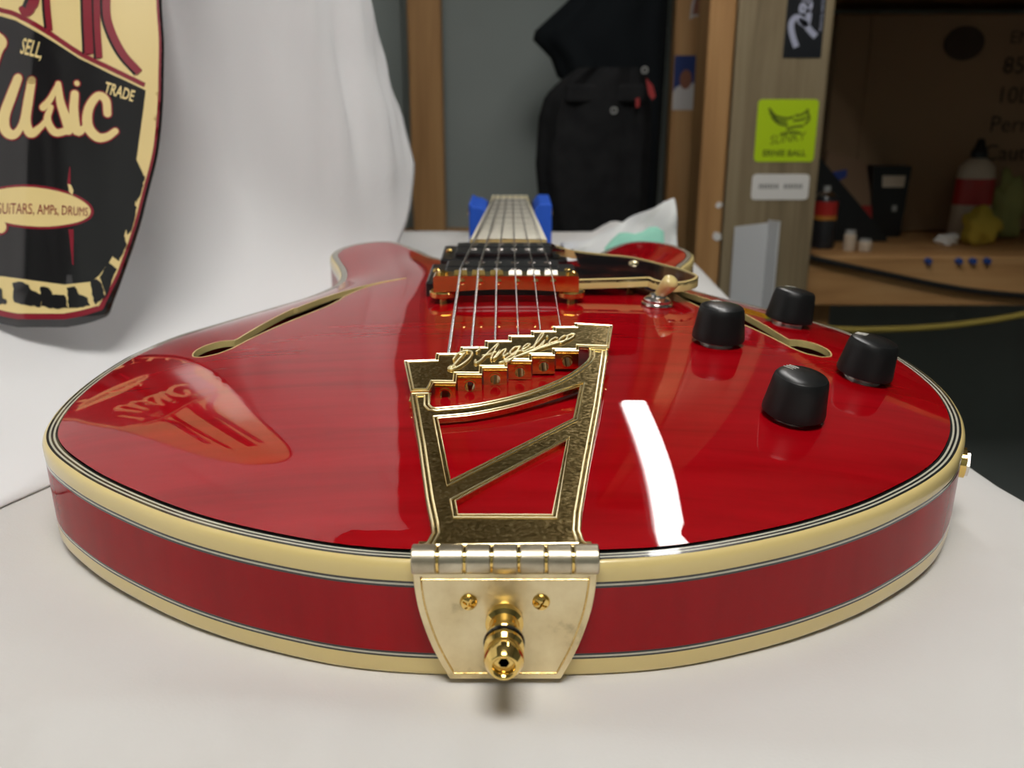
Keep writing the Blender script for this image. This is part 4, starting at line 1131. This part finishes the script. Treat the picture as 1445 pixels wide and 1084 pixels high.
# big cardboard box
cb = empty('cardboard_box', (0.98, 1.55, TOPZ), 'large brown printed cardboard box standing on the shaded bench', 'box')
boxo('carton', (-0.08, 0.015, 0.19), (0.66, 0.20, 0.378), 'cardboard', cb, bev=0.004)
boxo('flap_seam', (-0.345, -0.087, 0.19), (0.012, 0.003, 0.37), 'cardboard', cb)
yb_ = 1.463 - 1.55
plateo('print', [[(-0.186 + 0.036 * math.cos(q), 0.330 + 0.029 * math.sin(q)) for q in [2 * PI * k / 24 for k in range(24)]]], lambda x, z, t: (x, yb_ - t, z), 0.0005, 0.001, 'cardboard_ink', cb)
for k, s in enumerate(['EMG', '85% P', '10L. P', 'Perman', 'Cautio']):
    tv, tf = text_mesh(s, 0.040 if k else 0.03)
    mk('print', [(-0.108 - 0.004 * k + p[0], yb_ - 0.0012, 0.330 - 0.050 * k + p[1]) for p in tv], tf, 'cardboard_ink', cb)
# spray can
sc = empty('spray_can', (0.520, 1.285, TOPZ), 'black and red spray can beside the weathered post', 'can')
latheo('can_body', [(0.018, 0), (0.020, 0.002), (0.020, 0.078), (0.016, 0.086)], (0, 0, 0), 'can_black', sc)
latheo('label_band', [(0.0203, 0.055), (0.0203, 0.078)], (0, 0, 0), 'can_red', sc)
latheo('label_stripe', [(0.0205, 0.048), (0.0205, 0.055)], (0, 0, 0), 'label_orange', sc)
latheo('dome', [(0.016, 0.086), (0.012, 0.091), (0.007, 0.094)], (0, 0, 0), 'nickel', sc)
latheo('nozzle', [(0.006, 0.094), (0.006, 0.102)], (0, 0, 0), 'glass_clear', sc)
# two small jars
for x, y, h, r, lbl in ((0.556, 1.255, 0.034, 0.010, 'taller small pale jar beside the spray can'), (0.580, 1.250, 0.020, 0.011, 'shorter small pale jar beside the taller jar')):
    j = empty('small_jar', (x, y, TOPZ), lbl, 'jar', 'small jars on the bench')
    latheo('glass', [(r * .9, 0), (r, 0.002), (r, h * .75), (r * .75, h * .85)], (0, 0, 0), 'bottle_cream', j)
    latheo('lid', [(r * .85, h * .82), (r * .85, h), (r * .6, h)], (0, 0, 0), 'glass_clear', j)
# folded paper bag behind a leaning black folder
pb = empty('paper_bag', (0.600, 1.40, TOPZ), 'brown paper bag with red and blue corners behind the black folder', 'bag')
vs_ = [(-0.055, 0, 0), (0.055, 0, 0), (0.030, 0.02, 0.130), (-0.04, 0.02, 0.15), (-0.055, 0.03, 0), (0.055, 0.03, 0), (0.028, 0.03, 0.130), (-0.04, 0.03, 0.15)]
mk('bag', vs_, [(0, 1, 2, 3), (4, 5, 6, 7), (0, 1, 5, 4), (1, 2, 6, 5), (2, 3, 7, 6), (3, 0, 4, 7)], 'paper_brown', pb)
mk('red_corner', [(0.010, -0.002, 0.005), (0.054, -0.002, 0.002), (0.048, 0.0045, 0.055), (0.022, 0.004, 0.055)], [(0, 1, 2, 3)], 'can_red', pb)
mk('blue_mark', [(-0.045, 0.010, 0.085), (-0.005, 0.012, 0.105), (-0.005, 0.013, 0.118), (-0.035, 0.013, 0.112)], [(0, 1, 2, 3)], 'blue_paint', pb)
fo_ = plateo('black_folder', [[(0.50, TOPZ + 0.001), (0.655, TOPZ + 0.001), (0.652, TOPZ + 0.010), (0.520, 0.078), (0.50, 0.07)]], lambda x, z, t: (x, 1.345 + t + 0.08 * (z - TOPZ), z), 0, 0.012, 'black_plastic')
tag(fo_, 'slanted black folder leaning between spray can and black box', 'folder')
# black box with a white label
kb = empty('black_box', (0.672, 1.40, TOPZ), 'narrow black box with a grey label on the shaded bench', 'box')
mk('carton', *extr([[(-0.024, 0), (0.026, 0), (0.032, 0.124), (-0.036, 0.124)]], lambda x, z, t: (x, t, z), 0, 0.035), 'black_plastic', kb)
plateo('label', [[(-0.016, 0.088), (0.022, 0.088), (0.023, 0.108), (-0.018, 0.108)]], lambda x, z, t: (x, -t, z), 0, 0.0008, 'bottle_cream', kb)
plateo('mark', [[(0.006, 0.046), (0.014, 0.046), (0.014, 0.056), (0.006, 0.056)]], lambda x, z, t: (x, -t, z), 0, 0.0008, 'glass_clear', kb)
# glue bottle
bo = empty('glue_bottle', (0.812, 1.385, TOPZ), 'pale plastic bottle with black cap and red label on the bench', 'bottle')
def ellat(name, prof, m, parent, sx=1.0, sy=0.6):
    vs, fs = lathe(prof, 28); vs = [(v[0] * sx, v[1] * sy, v[2]) for v in vs]
    o = mk(name, vs, fs, m, parent, True); sharp(o, 40); return o
ellat('bottle_body', [(0.033, 0), (0.036, 0.004), (0.033, 0.105), (0.030, 0.125), (0.018, 0.136), (0.012, 0.140)], 'bottle_cream', bo)
ellat('cap', [(0.014, 0.140), (0.014, 0.150), (0.010, 0.156), (0.005, 0.172)], 'black_plastic', bo, 1.0, 0.9)
ellat('label', [(0.0345, 0.060), (0.0338, 0.105)], 'can_red', bo)
# sponge, crumpled tissue, glove
def blob(name, label, cat, c, s, m, seed, amp=0.25, sub=3):
    bm = bmesh.new(); bmesh.ops.create_icosphere(bm, subdivisions=sub, radius=1)
    for v in bm.verts:
        p = v.co
        n_ = math.sin(p.x * 4 + seed) * math.sin(p.y * 5 + seed * 2) + 0.6 * math.sin(p.z * 7 + seed * 3 + p.x * 5)
        v.co = p * (1 + amp * n_)
        v.co = Vector((c[0] + v.co.x * s[0], c[1] + v.co.y * s[1], max(c[2] + v.co.z * s[2], TOPZ + 0.0005)))
    o = mkbm(name, bm, m, None, True); return tag(o, label, cat)
blob('sponge', 'crumpled yellow sponge cloth in front of the pale bottle', 'sponge', (0.800, 1.315, TOPZ + 0.030), (0.030, 0.018, 0.034), 'sponge_yellow', 1.0)
blob('tissue', 'crumpled white tissue beside the yellow sponge cloth', 'tissue', (0.745, 1.315, TOPZ + 0.008), (0.018, 0.014, 0.011), 'sticker_white', 2.2)
blob('glove', 'limp yellow-green glove propped beside the pale bottle', 'glove', (0.880, 1.39, TOPZ + 0.055), (0.030, 0.012, 0.056), 'glove_green', 3.1, 0.3)
# blue push pins on the beam edge
for x in (0.663, 0.712, 0.734, 0.757):
    p_ = empty('push_pin', (x, 1.201, -0.0775), 'small blue push pin set apart from three in a row' if x < 0.7 else 'small blue push pin in the close row of three', 'pin', 'push pins in the beam')
    latheo('head', [(0.0030, 0), (0.0052, 0.001), (0.0052, 0.003), (0.0032, 0.004), (0.0034, 0.008), (0.0045, 0.010)], (0, 0, 0), 'pin_blue', p_, 14, '-Y')
# cables
cbl = tubeo('black_cable', catmull([(0.44, 1.193, -0.060), (0.48, 1.192, -0.073), (0.596, 1.190, -0.098), (0.712, 1.190, -0.121), (0.822, 1.190, -0.133), (0.95, 1.192, -0.138), (1.2, 1.194, -0.12)], 6), 0.0048, 'rubber_black')
tag(cbl, 'black cable sagging across the front of the bench beam', 'cable')
cy = tubeo('yellow_hose', catmull([(0.40, 1.14, -0.150), (0.456, 1.11, -0.162), (0.515, 1.10, -0.166), (0.623, 1.10, -0.163), (0.708, 1.10, -0.154), (0.776, 1.10, -0.142), (0.95, 1.11, -0.11), (1.2, 1.13, -0.06)], 6), 0.0048, 'cord_yellow')
tag(cy, 'dull yellow hose strung below the bench beam', 'hose')
# hard black case on the floor side beyond the table edge
ec = empty('equipment_case', (0.47, 0.26, Z0), 'black equipment case on the floor beyond the table edge', 'case')
boxo('case_body', (0, 0, 0.28), (0.20, 0.34, 0.56), 'black_plastic', ec, bev=0.012)
boxo('latch', (-0.104, -0.05, 0.50), (0.008, 0.03, 0.04), 'panel_dark', ec, bev=0.002)
boxo('handle', (0, 0, 0.575), (0.02, 0.12, 0.02), 'rubber_black', ec, bev=0.006)
